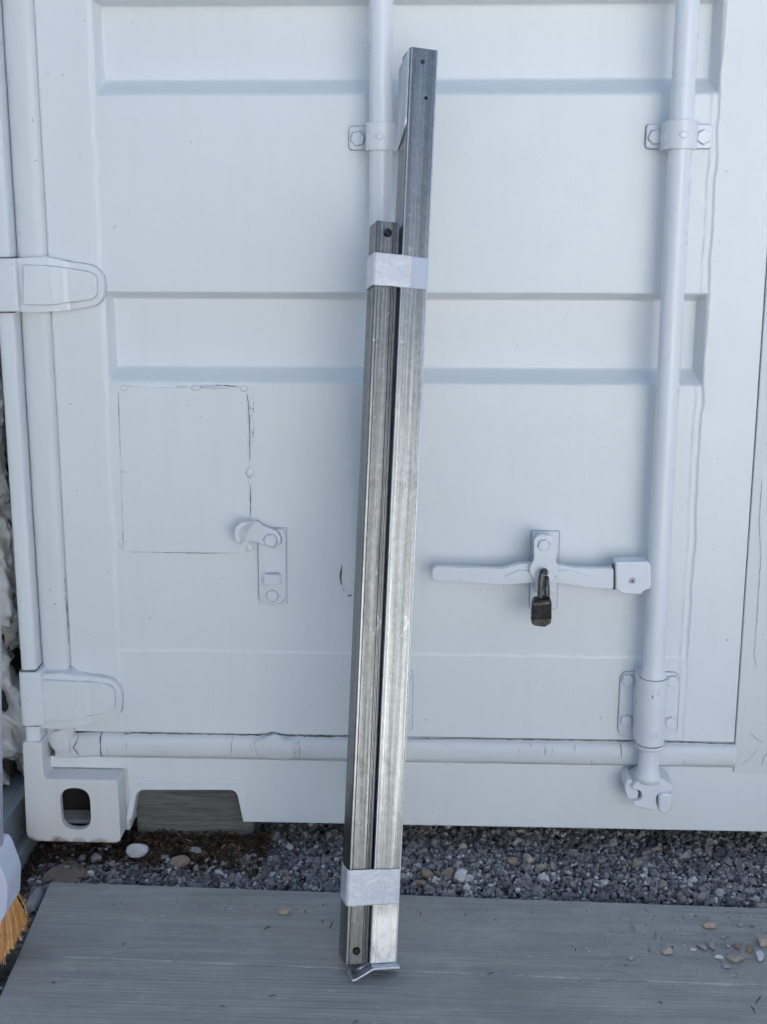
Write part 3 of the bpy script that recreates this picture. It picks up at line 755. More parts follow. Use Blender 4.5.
def cam_foot(cx):
    dx = cx-XRR
    P = lambda pts, Y=-.045: [(lambda v: (v.x+dx, v.z))(at(x, y, Y)) for x, y in pts]
    c = MB()
    body = P([(638, 778), (640, 774), (660, 774), (663, 777), (671.5, 781), (671.5, 787), (666, 788), (658, 788.5), (654.5, 793), (655, 805.5), (650, 806), (641, 804), (632, 802), (632, 797), (638.5, 796.5), (641, 792), (639, 787), (632, 785.5), (630.5, 782), (634, 778.5)])
    c.prism(rounded(body, .003, 4), -.006, -.060)
    o = c.build('rod_cam', M_rod, box_, .0030, 3)
    k = MB(); kb = P([(624.5, 786), (627, 778.5), (632, 777.5), (632.5, 784), (634, 788), (638.5, 790), (637, 797), (632, 798.5), (627, 796.5)])
    k.prism(rounded(kb, .004, 4), .001, -.050)
    k1 = k.build('cam_keeper', M_rod, box_, .0035, 3); k = MB()
    kb = P([(656.5, 790), (660, 787.5), (669, 788), (670.5, 793), (670, 802), (664, 808.5), (658, 807.5), (656, 803)])
    k.prism(rounded(kb, .003, 4), .001, -.066)
    ko = k.build('cam_keeper', M_rod, box_, .0035, 3)
    return [o, k1, ko]
for cx in (XRR, XLR):
    zt0 = (120.5, 151) if cx == XRR else (122, 152.5)
    mirror_list.append(rod(cx))
    if cx == XRR: br = bracket(cx, 121.5, 149, cx-at(646.5, 135, -.007).x, at(712.5, 135, -.007).x-cx, .0225)
    else: br = bracket(cx, 123, 150, cx-at(349, 136, -.007).x, .048, .0212)
    mirror_list.append(br); mirror_list.append(lower_guide(cx)); mirror_list += cam_foot(cx)
    # a second bracket out of view above
    ub = br.copy(); C.objects.link(ub); ub.parent = box_; ub.matrix_parent_inverse = br.matrix_parent_inverse.copy(); ub.location.z += .82
    for ch in br.children:
        d = ch.copy(); C.objects.link(d); d.parent = ub
    mirror_list.append(ub)

# --- lock handle, hasp and catch
HY = -.052
def PP(pts, Y): return [(lambda v: (v.x, v.z))(at(x, y, Y)) for x, y in pts]
h = MB()
h.prism(rounded(PP([(432.5, 568), (436, 567), (470, 568), (503, 568.8), (518, 564.5), (530, 563.5), (558, 565), (572, 568), (590, 568.5), (613.5, 568.5), (613.5, 588.5), (588, 587.5), (560, 583), (530, 583), (512, 584), (500, 585), (470, 582.5), (437, 581), (432.5, 579)], HY), .003, 3), HY+.014, HY)
ho = h.build('lock_handle', M_rod, box_, .0032, 3)
for pts in ([(504, 577), (520, 570), (532, 572), (532, 579), (515, 580)], [(556, 572), (570, 569.5), (592, 577.5), (574, 580.5), (556, 579)]):
    r_ = MB(); r_.prism(rounded(PP(pts, HY-.004), .003, 3), HY+.002, HY-.0045); r_.build('fold', M_rod, ho, .003, 2)
r_ = MB(); r_.prism(rounded(PP([(615.5, 562), (648.5, 561.5), (651, 566), (651, 589), (645, 590), (641, 594.5), (622, 594), (616, 589)], HY-.006), .003, 3), -.028, HY-.007)
hb = r_.build('handle_hub', M_rod, box_, .0028, 3)
c = at(632.5, 581, HY-.007); hexbolt(c, .0042, .0006, hb, nn=14, name='pin'); hexbolt(c+Vector((0, -.0004, 0)), .0022, .0006, hb, M_crack, nn=10, name='pin_hole')
g_ = MB(); g_.prism(PP([(613.4, 566), (615.6, 566), (615.6, 590), (613.4, 590)], HY), -.036, HY+.002); g_.build('hub_gap', M_crack, hb)
c_ = MB(); c_.prism(rect(*(at(529.5, 608, 0).x, at(529.5, 608, 0).z, at(559, 531, 0).x, at(559, 531, 0).z), .0015, 2), .006, -.004, skirt=(surf, .0012))
ca = c_.build('catch_plate', [M_rod, M_greyline], box_, .0008, 1)
# standoff arms holding the handle off the door
s_ = MB(); s_.prism(rounded(PP([(534, 590), (534, 561), (556, 561), (556, 590)], -.02), .003, 3), -.003, -.0375); s_.build('catch_block', M_rod, ca, .002, 2)
hp = MB()   # swinging hasp plate over the handle
hp.prism(rounded(PP([(533.5, 541), (536, 536.5), (543.5, 534.5), (551.5, 536.5), (554, 541), (554.5, 560), (558.5, 567), (558.5, 573), (552, 580), (545, 584.5), (540, 584.5), (533, 579), (529.5, 573), (529.5, 567), (533.8, 560)], -.063), .004, 4), -.0585, -.0625)
hpo = hp.build('hasp', M_rod, ca, .0016, 2)
hp = MB(); hp.prism(rounded(PP([(534, 556), (534, 541), (537, 537), (543.5, 535), (551, 537), (554, 541), (554, 556)], -.03), .004, 4), -.004, -.0584); hp.build('hasp_stem', M_rod, ca, .0016, 2)
hexbolt(at(543.7, 545, -.0625), .0085, .005, hpo, rot=.3)
hexbolt(at(529.6+1.5, 557.8, -.004), .0032, .0025, ca, nn=10, name='rivet')
mirror_list += [ho, hb, ca]
# rust runs under the handle
rr = Col()
for (x, y, l) in ((489, 587, 7), (493, 587, 4), (498.5, 587, 7), (504.5, 587, 6), (507, 588, 4)):
    crack(rr, [(x, y), (x-.8, y+l*.5), (x-1.2, y+l)], -.0012, .0004, .0003, .004)
crack(rr, [(609, 569.5), (610.5, 570.5)], HY-.0012, .0022, .0002, .005, surface=0)
rr.build('paint_run', M_greyline, box_)

# left retainer
rt = MB(); rt.prism(PP([(258.3, 527.5), (286.3, 528), (287.3, 603.8), (259.8, 603.2)], 0), .006, -.0030, skirt=(surf, .0012)); rto = rt.build('retainer_plate', [M_rod, M_greyline], box_, .0007, 1)
rt = MB(); rt.prism(rounded(PP([(258.5, 532), (262, 528.5), (283, 528.5), (286, 534), (286.3, 597), (281, 602.5), (272, 604), (263, 602), (259.5, 597)], 0), .004, 4), -.0021, -.0060, skirt=(-.0034, .0009)); rt.build('doubler_plate', [M_rod, M_greyline], rto, .0009, 2)
rt = MB(); rt.prism(PP([(265, 569.5), (280.3, 569.5), (280.3, 576), (265, 576)], -.006), -.004, -.008)
rt.build('keeper_base', M_rod, rto, .0012, 2); rt = MB(); rt.prism(rounded(PP([(263.6, 574.8), (280.6, 574.8), (280.6, 584.5), (263.6, 584.5)], -.018), .002, 3), -.004, -.019); rt.build('keeper_block', M_rod, rto, .0018, 2)
g_ = MB().prism(PP([(266.5, 572.5), (279, 572.5), (279, 575), (266.5, 575)], -.0082), -.004, -.0086); g_.build('keeper_slot', M_crack, rto)
hexbolt(at(272.3, 595.8, -.0060), .0088, .0035, rto, nn=16)
ar = MB(); ar.prism(rounded(PP([(244, 541.5), (247.5, 530), (255, 521), (259, 523), (262, 526), (276, 531), (280.5, 538), (280, 543.5), (274, 548.5), (266, 546), (254, 541.5)], -.014), .003, 4), -.0052, -.0135, skirt=(-.0066, .0014))
aro = ar.build('retainer_arm', [M_rod, M_greyline], rto, .0022, 3)
hexbolt(at(270.6, 540.2, -.0135), .0098, .0045, aro, nn=16, rot=.1)
# curled thumb tab
tb = bmesh.new(); rows = []
base = [at(x, y, -.014) for x, y in ((243.5, 541.5), (246, 533), (250.5, 526), (256.5, 519.5))]
tip = [at(x, y, -.040) for x, y in ((238.5, 544.5), (233.8, 537), (234.2, 526.5), (243, 521))]
for t in np.linspace(0, 1, 8):
    row = []
    for a, b in zip(base, tip):
        q = a.lerp(b, t); q.y -= .010*math.sin(t*math.pi); row.append(tb.verts.new(q))
    rows.append(row)
for r0, r1_ in zip(rows[:-1], rows[1:]):
    for i in range(3): tb.faces.new((r0[i], r0[i+1], r1_[i+1], r1_[i]))
bmesh.ops.recalc_face_normals(tb, faces=tb.faces[:])
me = bpy.data.meshes.new('thumb_tab'); tb.to_mesh(me); tb.free(); smooth(me); me.materials.append(M_rod)
tbo = link('thumb_tab', me, aro); sm_ = tbo.modifiers.new('solid', 'SOLIDIFY'); sm_.thickness = .0045; sm_.offset = 0
sb = tbo.modifiers.new('sub', 'SUBSURF'); sb.levels = sb.render_levels = 2
mirror_list.append(rto)

# --- right hand leaf: mirrored copies
def mirror(o, parent):
    m = o.data.copy(); n_ = len(m.vertices); co_ = np.empty(n_*3, np.float32); m.vertices.foreach_get('co', co_)
    mw = np.array(o.matrix_world) if False else None
    co_ = co_.reshape(-1, 3); co_[:, 0] = 2*CX-co_[:, 0]; m.vertices.foreach_set('co', co_.ravel()); m.flip_normals(); m.update()
    c = o.copy(); c.data = m; C.objects.link(c); c.parent = parent
    if parent is box_: c.matrix_parent_inverse = o.matrix_parent_inverse.copy()
    for ch in o.children: mirror(ch, c)
    return c
for o in mirror_list+mir_post+hinges+[gko, gbo, g2o]: mirror(o, box_)

# ------------------------------------------------------------------ padlock
pk = empty('padlock', tuple(at(541, 624, -.085)), 'small dark weathered padlock hanging from the white door hasp', 'padlock')
Yp = -.078
b = MB(); b.prism(rounded(PP([(532, 603), (534, 598.5), (549.5, 596.5), (551, 600), (551, 617), (549, 619), (532.5, 619.5), (531, 616)], Yp), .002, 3), Yp+.012, Yp-.012)
b.build('body', M_lock, pk, .0025, 3)
b = MB(); b.prism(rounded(PP([(531.5, 617.5), (551, 616.8), (550, 621), (544, 624.5), (533, 623), (530.5, 620)], Yp), .002, 3), Yp+.0105, Yp-.0125); b.build('base_plate', M_locks, pk, .0015, 2)
b = MB(); b.prism(PP([(533.8, 603), (549.8, 601), (549.8, 604), (533.8, 606)], Yp-.012), Yp-.011, Yp-.0135); b.build('rim', M_locks, pk, .0008, 2)
b = MB()
pa = [at(540.5, 600, Yp), at(540.5, 588, Yp), at(541.5, 577, Yp), at(543, 572, Yp+.003), at(544.8, 571.2, Yp+.010), at(546, 574, Yp+.020), at(546.5, 584, Yp+.012), at(547, 600, Yp+.004)]
pp = [pa[0]]
for i in range(len(pa)-1):
    for t in (.33, .66, 1):
        p0, p1, p2, p3 = pa[max(i-1, 0)], pa[i], pa[i+1], pa[min(i+2, len(pa)-1)]
        pp.append(.5*((2*p1)+(-p0+p2)*t+(2*p0-5*p1+4*p2-p3)*t*t+(-p0+3*p1-3*p2+p3)*t**3))
b.sweep(pp, .0045, 14); b.build('shackle', M_locks, pk)

n = N('seam_dust'); M_seam = n.set(n.mix(n.ramp(n.noise(25, 4, .7), [(.4, 0), (.6, 1)]), (.25, .28, .29), (.60, .61, .60)), .9)
# ------------------------------------------------------------------ grey plank platform
BZ = .026
def bz(px, py): v = atZ(px, py, BZ); return Vector((v.x, v.y))
A0, A1 = bz(50, 881.5), bz(767, 908)
dirx = (A1-A0).normalized(); diry = Vector((dirx.y, -dirx.x))
Lb = 1.72
pf = empty('wooden_platform', (A0.x+.6, A0.y-.2, 0), 'low grey painted platform of broad wooden planks before the container', 'platform')
seam1 = bz(507, 975); d1 = (seam1-A0).dot(diry)
edges = [0, d1, d1*2+.002, d1*3+.004, d1*4]
kx = (bz(0, 996)-A0); skew = kx.dot(dirx)/kx.dot(diry)
for i in range(4):
    a, b = edges[i]+(.0008 if i else 0), edges[i+1]-.0008
    q = MB(); nx = 60
    vs = []
    c4 = [A0+diry*a+dirx*(skew*a), A0+diry*b+dirx*(skew*b), A0+diry*b+dirx*Lb, A0+diry*a+dirx*Lb]
    q.add([(p_.x, p_.y, BZ-.036) for p_ in c4]+[(p_.x, p_.y, BZ) for p_ in c4], [(0, 3, 2, 1)[::-1], (4, 5, 6, 7), (0, 1, 5, 4), (1, 2, 6, 5), (2, 3, 7, 6), (3, 0, 4, 7)])
    o = q.build('plank', M_board, pf, .0018, 2)
    if i:
        q = MB(); a = edges[i]; c1 = A0+diry*a+dirx*(skew*a+.006); c2 = A0+diry*a+dirx*(Lb-.006)
        q.box((-.5, 0, 0), (.5, 0, 0)) if False else q.add([(c1.x, c1.y-.0019, BZ-.0006), (c2.x, c2.y-.0019, BZ-.0006), (c2.x, c2.y+.0019, BZ-.0006), (c1.x, c1.y+.0019, BZ-.0006)], [(0, 1, 2, 3)])
        q.build('seam_dust', M_seam, pf)

# twigs and crumbs on the planks
for i, (x, y, dx, dy) in enumerate(((123.5, 944.5, 2.5, -1.5), (322, 922, 1.5, 3), (331, 925, -1.5, 5), (267, 928, 5, -3), (305, 912, 1, 2), (420, 913.5, 0, 2.5), (465, 915, 0, 2.5), (490, 974, 4, -1), (272, 996, 5, -1), (752, 927, 3, .5), (575, 950, .5, 2), (753, 1010, 3, 6), (758, 1000, -4, 6), (222, 1007, 4, 1), (53, 983, 3, .5), (660, 1003, 3, 2), (356, 1022, 4, -1))):
    dx *= .75; dy *= .7; p0 = atZ(x-dx, y-dy, BZ+.0006); p1 = atZ(x+dx, y+dy, BZ+.0006); mid = (p0+p1)/2+Vector((.001, .001, .001))
    t_ = MB(); t_.sweep([p0, mid, p1], [.0004, .0008, .0003], 6)
    tag(t_.build('twig', M_litter), 'tiny dark bit of twig lying on the grey planks', 'twig', 'bits of twig on the planks')

# ------------------------------------------------------------------ stones one can tell apart
def stone(name, P, rx, ry, rz, mat, label, cat='stone', group=None, seed=0, base=None, rot=None):
    smooth_ = base is I3
    V, F = base or I2
    rs = np.random.default_rng(seed+100)
    v = V.copy()
    for _ in range(2 if smooth_ else 12):                                # chop facets
        nrm = rs.normal(size=3); nrm /= np.linalg.norm(nrm); dcut = rs.uniform(.42, .78)
        e = v@nrm-dcut; v = v-np.clip(e, 0, None)[:, None]*nrm
    v = v*(1+rs.uniform(-.04, .04, (len(v), 1))*(.1 if smooth_ else 1))
    a = rot if rot is not None else rs.uniform(0, 6.28)
    v = v*np.array([rx, ry, rz]); 
    P = Vector(P); o_v = v
    me = tri_mesh(name, [(o_v, F)], mat, smooth_); o = link(name, me); o.location = P; o.rotation_euler = (rs.uniform(-.15, .15), rs.uniform(-.15, .15), 0 if rot is None else rot)
    return tag(o, label, cat, group)
PB = 'stones scattered on the grey planks'
for i, (x, y, wx, hy, mt, lab) in enumerate((
    (633, 926, 6, 7.5, M_grey, 'upright oval grey pebble, farthest left of the stones on the right of the planks'),
    (708, 923, 14, 12, M_tan, 'tan angular stone lying alone near the rear edge of the planks'),
    (741, 924, 8, 6, M_grey, 'dark grey pebble at the rear plank edge, nearest the upper right'),
    (658, 937, 6.5, 5.5, M_grey, 'small round grey pebble, left one of a touching pair'),
    (665.5, 937.5, 8, 3.6, M_grey, 'thin flat grey chip, right one of a touching pair'),
    (650.5, 948, 5, 7, M_grey, 'narrow grey pebble just left of a large tan stone'),
    (667.5, 948.5, 14, 12, M_tan, 'large tan wedge shaped stone on its own left of the stone cluster'),
    (694, 949, 9, 3.4, M_pale, 'thin bright white chip at the left end of the stone cluster'),
    (702, 945, 11, 9, M_grey, 'mid grey rounded stone beside the thin white chip'),
    (712, 943.5, 7, 10, M_grey, 'upright pointed grey stone in the middle of the cluster'),
    (724, 935.5, 9, 5.5, M_grey, 'flat grey pebble behind the cluster on the planks'),
    (719, 945.5, 5, 4, M_grey, 'tiny grey pebble between pointed stone and another pebble'),
    (727.5, 944.5, 5.5, 6, M_grey, 'small round grey pebble left of a brown stone'),
    (719, 956, 8, 7, M_pale, 'small pale faceted stone in front of the cluster'),
    (736.5, 945, 8, 9, M_brown, 'brown grey stone above the flat tan stone'),
    (750, 948.5, 9, 9.5, M_brown, 'reddish tan stone between big tan stone and brown stone'),
    (737, 957, 16, 11, M_tan, 'broad flat tan stone at the front of the cluster'),
    (727, 966, 9, 5.5, M_grey, 'flat dusty grey pebble nearest the viewer in the cluster'),
    (630.5, 956, 8, 7, M_grey, 'lone light grey faceted pebble, lowest left of the stones'),
    (762, 938, 17, 17, M_tan, 'biggest rounded tan stone at the right picture edge'),
    (760, 955, 8, 13, M_pale, 'bright bluish white shard in front of the biggest stone'),
    (284, 909.5, 17, 12, M_tan, 'lone tan stone on the rear plank edge left of the bars'))):
    sc = .00128; rx = wx*.5*sc*1.35; rz = hy*.5*sc*1.2
    P = atZ(x, y+hy*.1, BZ+rz*.45); stone('stone', P, rx, rz*1.25, rz*.8, mt, lab, 'stone', PB, i)
GS = 'larger stones lying in the gravel'
for i, (x, y, wx, hy, mt, lab) in enumerate((
    (137, 848.5, 20, 15, M_pale, 'smooth white egg shaped stone lying before the corner casting'),
    (427, 873.5, 20, 13, M_brown, 'reddish brown block shaped stone in gravel right of the bars'),
    (421, 882, 11, 9, M_brown, 'small brown stone below the reddish brown block in gravel'),
    (448, 870.5, 15, 12, M_brown, 'dark brown rounded stone between reddish block and white stone'),
    (461, 875, 13, 16, M_pale, 'bluish white angular stone in gravel right of the bars'),
    (528, 861, 12, 12, M_tan, 'round tan pebble, middle one of three in the gravel'),
    (513, 860, 12, 12, M_brown, 'brown pebble, left one of three in the gravel'),
    (539.5, 867, 13, 9, M_tan, 'flat tan pebble, right one of three in the gravel'),
    (462.5, 847, 11, 11, M_tan, 'tan stone just under the container sill right of the bars'),
    (181, 861, 20, 17, M_brown, 'large brown faceted stone in gravel before the forklift pocket'),
    (199, 850, 17, 14, M_grey, 'large grey stone behind the brown faceted stone'),
    (635, 843.5, 9, 8, M_pale, 'small white pebble under the sill below the right rod'),
    (612, 841, 11, 13, M_grey, 'grey angular stone left of the small white pebble'),
    (655, 848, 16, 11, M_brown, 'brown stone pair under the sill right of the small white pebble'),
    (97, 857, 11, 15, M_grey, 'upright grey stone just under the corner casting'),
    (762, 905, 14, 10, M_tan, 'pale tan stone against the rear plank edge at far right'),
    (247, 839, 14, 8, M_pale, 'pale stone under the sill right of the forklift pocket'),
    (310, 860, 12, 9, M_grey, 'grey stone in gravel left of the bars'),
    (290, 846, 12, 9, M_pale, 'whitish stone under the sill left of the bars'),
    (730, 846, 17, 5, M_grey, 'long thin grey stone under the sill at the right'))):
    sc = .00146; rx = wx*.5*sc*1.3; rz = hy*.5*sc*1.15
    P = atZ(x, y+hy*.1, (.009 if i == 0 else 0)+float(bed_h(np.array(atZ(x, y, 0).x), np.array(atZ(x, y, 0).y)))+.004+rz*.5)
    stone('stone', P, rx, rz*1.1, rz*.95, mt, lab, 'stone', GS, 50+i, I3 if i == 0 else I2)
# flat slab in the dark corner
sb_ = MB(); q = [atZ(x, y, .008) for x, y in ((40, 878), (50, 869), (73, 857), (88, 871), (80, 880), (60, 884))]
sb_.add([(p_.x, p_.y, -.006) for p_ in q]+[(p_.x, p_.y, .006+.004*(i % 2)) for i, p_ in enumerate(q)], [list(range(5, -1, -1)), list(range(6, 12))]+[(i, (i+1) % 6, 6+(i+1) % 6, 6+i) for i in range(6)])
tag(sb_.build('stone_slab', M_brown, None, .002, 2), 'flat brownish slab of stone behind the left platform corner', 'stone slab')

# dark litter beneath the container edge
def bits(n, x0, x1, y0, y1, l0, l1, z=None):
    P = np.stack([rng.uniform(x0, x1, n), rng.uniform(y0, y1, n), np.zeros(n)], -1); P[:, 2] = bed_h(P[:, 0], P[:, 1])+rng.uniform(.001, .009, n)
    a = rng.uniform(0, 6.28, n); el = rng.uniform(-.5, .5, n); L_ = rng.uniform(l0, l1, n); w_ = rng.uniform(.0006, .0022, n)
    d = np.stack([np.cos(a)*np.cos(el), np.sin(a)*np.cos(el), np.sin(el)], -1)*L_[:, None]; s_ = np.stack([-np.sin(a), np.cos(a), rng.uniform(-.6, .6, n)], -1)*w_[:, None]
    up = np.array([0, 0, .0008])
    v = np.stack([P-d-s_*.5, P-s_+up, P+d, P+s_+up*2], 1); f = np.array([[0, 1, 2], [0, 2, 3]])[None]+np.arange(n)[:, None, None]*4
    return v.reshape(-1, 3), f.reshape(-1, 3)
lt = [bits(4200, -.66, -.26, -.075, .09, .003, .010), bits(900, -.70, -.50, -.25, .0, .003, .009), bits(900, -.26, .9, -.01, .07, .002, .006)]
v_, f_ = bits(2600, -.50, -.26, -.018, .046, .003, .010); v_[:, 2] += .016*np.clip((v_[:, 1]+.03)/.05, 0, 1)*np.repeat(rng.uniform(0, 1, 2600), 4); lt.append((v_, f_))
tag(link('leaf_litter', tri_mesh('leaf_litter', lt, M_litter)), 'dark brown dead leaf litter and needles under the container edge', 'leaf litter', kind='stuff')

# timber under the container, seen through the forklift pocket
tm = MB().box((-.486, .048, -.005), (-.289, .15, .0985)); tag(tm.build('timber_beam', M_timber, None, .004, 2), 'weathered grey timber beam under the container behind the forklift pocket', 'timber')

# ------------------------------------------------------------------ the two steel channels
TH = R(17)
Bf = atZ(383.2, 963, .040)
Tf = at(424.7, 48, Bf.y+.268)
u = (Tf-Bf).normalized(); wx_ = Vector((1, 0, 0)); wx_ = (wx_-u*wx_.dot(u)).normalized()
n0 = u.cross(wx_)
if n0.y > 0: n0 = -n0
nf = (n0*math.cos(TH)+wx_*math.sin(TH)).normalized(); wl = (wx_*math.cos(TH)-n0*math.sin(TH)).normalized()
def onp(px, py):
    d = ray(px, py); t = (Bf-EYEP).dot(nf)/d.dot(nf); p_ = EYEP+d*t; q_ = p_-Bf
    return Vector((q_.dot(wl), q_.dot(u)))
def frame_obj(name, label, p0, p1):
    """Empty whose local x = lateral, y = into the wall (back), z = along the bar"""
    ax = ((p1.x-p0.x), (p1.y-p0.y)); L_ = math.hypot(*ax); zz = (wl*ax[0]+u*ax[1])/L_; xx = zz.cross(nf)
    if xx.dot(wl) < 0: xx = -xx
    yy_ = zz.cross(xx)
    m = Matrix((xx, yy_, zz)).transposed().to_4x4(); m.translation = Bf+wl*p0.x+u*p0.y
    e = bpy.data.objects.new(name, None); e.empty_display_size = .05; C.objects.link(e); e.matrix_world = m
    tag(e, label, 'steel channel'); return e, L_, m
def channel(mb, W, Dp, L_, t, lip, x0=None, r=.003, ribs=()):
    """C section open at the back; front face on y=0"""
    h_ = W/2; o_ = rounded([(-h_, Dp), (-h_, 0), (h_, 0), (h_, Dp)], [0, r, r, 0], 5)
    # outer, lips, inner
    out = [(-h_+lip, Dp)]+o_+[(h_-lip, Dp)]
    i_ = rounded([(h_-t, Dp-t), (h_-t, t), (-h_+t, t), (-h_+t, Dp-t)], [0, r*.5, r*.5, 0], 3)
    inn = [(h_-lip, Dp-t)]+i_+[(-h_+lip, Dp-t)]
    return out, inn
def extr(mb, loop, z0, z1, mi=0):
    n_ = len(loop); ar = sum(loop[i][0]*loop[(i+1) % n_][1]-loop[(i+1) % n_][0]*loop[i][1] for i in range(n_))
    if ar < 0: loop = loop[::-1]
    mb.add([(x, y, z0) for x, y in loop]+[(x, y, z1) for x, y in loop], [list(range(n_))[::-1], list(range(n_, 2*n_))]+[(i, (i+1) % n_, n_+(i+1) % n_, n_+i) for i in range(n_)], mi)
def local_child(mb, name, mat, parent, bevel=0, seg=2):
    o = mb.build(name, mat, None, bevel, seg); o.parent = parent; return o
def cyl_local(x, z, r, y0=-.01, y1=.008, n=20):
    return MB().prism([(x+r*math.cos(a), z+r*math.sin(a)) for a in np.linspace(0, 2*math.pi, n+1)[:-1]], y1, y0)
def loc(m, px, py, back=0.0):
    d = ray(px, py); o = m.translation; nn = Vector((m[0][1], m[1][1], m[2][1])); t = (o+nn*back-EYEP).dot(nn)/d.dot(nn)
    return m.inverted() @ (EYEP+d*t)
WL = abs((onp(396.8, 963)-onp(369.7, 963)).x); 
le, LL, lm = frame_obj('long_steel_channel', 'longer galvanised steel channel on the right of the taped pair', onp(383.25, 963), onp(424.7, 48.5))
WL2 = abs((onp(438.8, 50)-onp(410.6, 46)).x); Wl = (WL+WL2)/2
mb = MB(); o_, i_ = channel(mb, Wl, .041, LL, .0026, .009); extr(mb, o_+i_, 0, LL); MB2 = MB().box((-Wl/2+.0088, .0386, .001), (Wl/2-.0088, .0409, LL-.001))
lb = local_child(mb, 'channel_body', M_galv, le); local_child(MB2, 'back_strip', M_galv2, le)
def hole(o, m, px, py, r, e):
    q = loc(m, px, py); c = cyl_local(q.x, q.z, r).build('cutter', M_dark); c.matrix_world = m
    bpy.context.view_layer.update(); cut(o, c)
bpy.context.view_layer.update()
hole(lb, lm, 422.5, 62, .0031, le); hole(lb, lm, 426, 98, .0024, le)
bv = lb.modifiers.new('bevel', 'BEVEL'); bv.width = .0005; bv.segments = 1; bv.limit_method = 'ANGLE'; bv.angle_limit = R(40)
# pale plate: sky reflection on the upper left side, put into colour
q0 = loc(lm, 411, 48); q1 = loc(lm, 403, 138)
fl_ = MB(); hl = Wl/2; zA = LL-.002; zB = loc(lm, 408, 140).z
loop = rounded([(.0035, zA), (.050, zA-.012), (.047, zB-.004), (.024, zB+.003), (.0035, zB+.022)], [.001, .004, .004, .008, .01], 5)
ar_ = [(-hl-.0018, y, z) for y, z in loop]+[(-hl-.0002, y, z) for y, z in loop]; k = len(loop)
fl_.add(ar_, [list(range(k)), list(range(2*k-1, k-1, -1))]+[(i, k+i, k+(i+1) % k, (i+1) % k) for i in range(k)])
local_child(fl_, 'sheen_plate', M_galvtab, le)
# raised rolled edges along the front, highlight painted in by paler colour
for sx in (-1, 1):
    sg = MB(); extr(sg, rounded([(sx*(hl-.0010), .0006), (sx*(hl-.0010), -.0009), (sx*(hl-.0024), -.0009), (sx*(hl-.0030), .0006)], .0005, 2), .0006, LL-.0006)
    local_child(sg, 'rolled_edge', M_galvtab, le)
# bent foot tab
ft = MB(); th = .0036
pl_ = [(hl+.0005, 0.0), (-hl+.002, -.0005), (-hl-.020, -.013), (-hl-.026, -.0145)]
yb0, yf = .020, -.0145
vs = []
for dz in (0, -th):
    for x_, z_ in pl_:
        for y_ in (yb0, yf): vs.append((x_, y_, z_-.0002+dz))
n_ = len(pl_); fs = []
for i in range(n_-1):
    a = 2*i; fs.append((a, a+1, a+3, a+2)); c_ = 2*n_+a; fs.append((c_, c_+2, c_+3, c_+1))
    fs.append((a+1, c_+1, c_+3, a+3)); fs.append((a, a+2, c_+2, c_))
fs += [(0, 2*n_, 2*n_+1, 1), (2*n_-2, 2*n_-1, 4*n_-1, 4*n_-2)]
ft.add(vs, fs); local_child(ft, 'foot_tab', M_galvtab, le, .0012, 2)
wd_ = MB(); wd_.sweep([(-hl-.022, .004, -.012), (-hl-.012, .002, -.0055), (-hl+.001, .001, .0005)], [.0035, .0045, .003], 10); local_child(wd_, 'weld_bead', M_galv2, le)

se, LS, sm2 = frame_obj('short_steel_channel', 'shorter dull steel channel on the left of the taped pair', onp(356.5, 964.5), onp(388.4, 221.5))
Ws = (abs((onp(367.5, 963)-onp(345.5, 963)).x)+abs((onp(400.0, 222)-onp(376.4, 222)).x))/2
mb = MB(); hs = Ws/2
o2 = rounded([(-hs, .039), (-hs, 0), (hs, 0), (hs, .039)], [0, .0025, .0025, 0], 5)
# shallow grooves in the front face
front = [(-hs+.0045, 0), (-hs+.0055, .0012), (hs-.0085, .0012), (hs-.0078, .0), (hs-.0062, 0), (hs-.0055, .0014), (hs-.0042, .0014), (hs-.0036, 0)]
k = [i for i, p_ in enumerate(o2) if p_[0] > 0][0]
o3 = [(-hs+.008, .039)]+o2[:k]+front+o2[k:]+[(hs-.008, .039)]
i3 = [(hs-.008, .0365), (hs-.0025, .0365), (hs-.0025, .0035), (-hs+.0025, .0035), (-hs+.0025, .0365), (-hs+.008, .0365)]
extr(mb, o3+i3, 0, LS); sbd = local_child(mb, 'channel_body', M_galv2, se); local_child(MB().box((-hs+.0082, .0367, .001), (hs-.0082, .0388, LS-.001)), 'back_strip', M_galv2, se)
bpy.context.view_layer.update()
hole(sbd, sm2, 387.8, 232.5, .0058, se); hole(sbd, sm2, 356.7, 951.5, .0052, se)
bv = sbd.modifiers.new('bevel', 'BEVEL'); bv.width = .0004; bv.segments = 1; bv.limit_method = 'ANGLE'; bv.angle_limit = R(40)
for (px_, py_) in ((387.8, 232.5), (356.7, 951.5)):
    q = loc(sm2, px_, py_); s_ = MB(); s_.sweep([(q.x+.0012, .026, q.z-.001), (q.x+.0012, .0042, q.z-.001)], .0030, 12); local_child(s_, 'bolt', M_lock, se)
for (px_, py_) in ((366.0, 389), (364.6, 415)):                # small holes in the side
    q = loc(sm2, px_+6, py_); s_ = MB(); s_.add([(-hs-.0003, .014+.0014*math.cos(a), q.z+.0014*math.sin(a)) for a in np.linspace(0, 6.283, 13)[:-1]], [list(range(12))[::-1]]); local_child(s_, 'side_hole', M_dark, se)

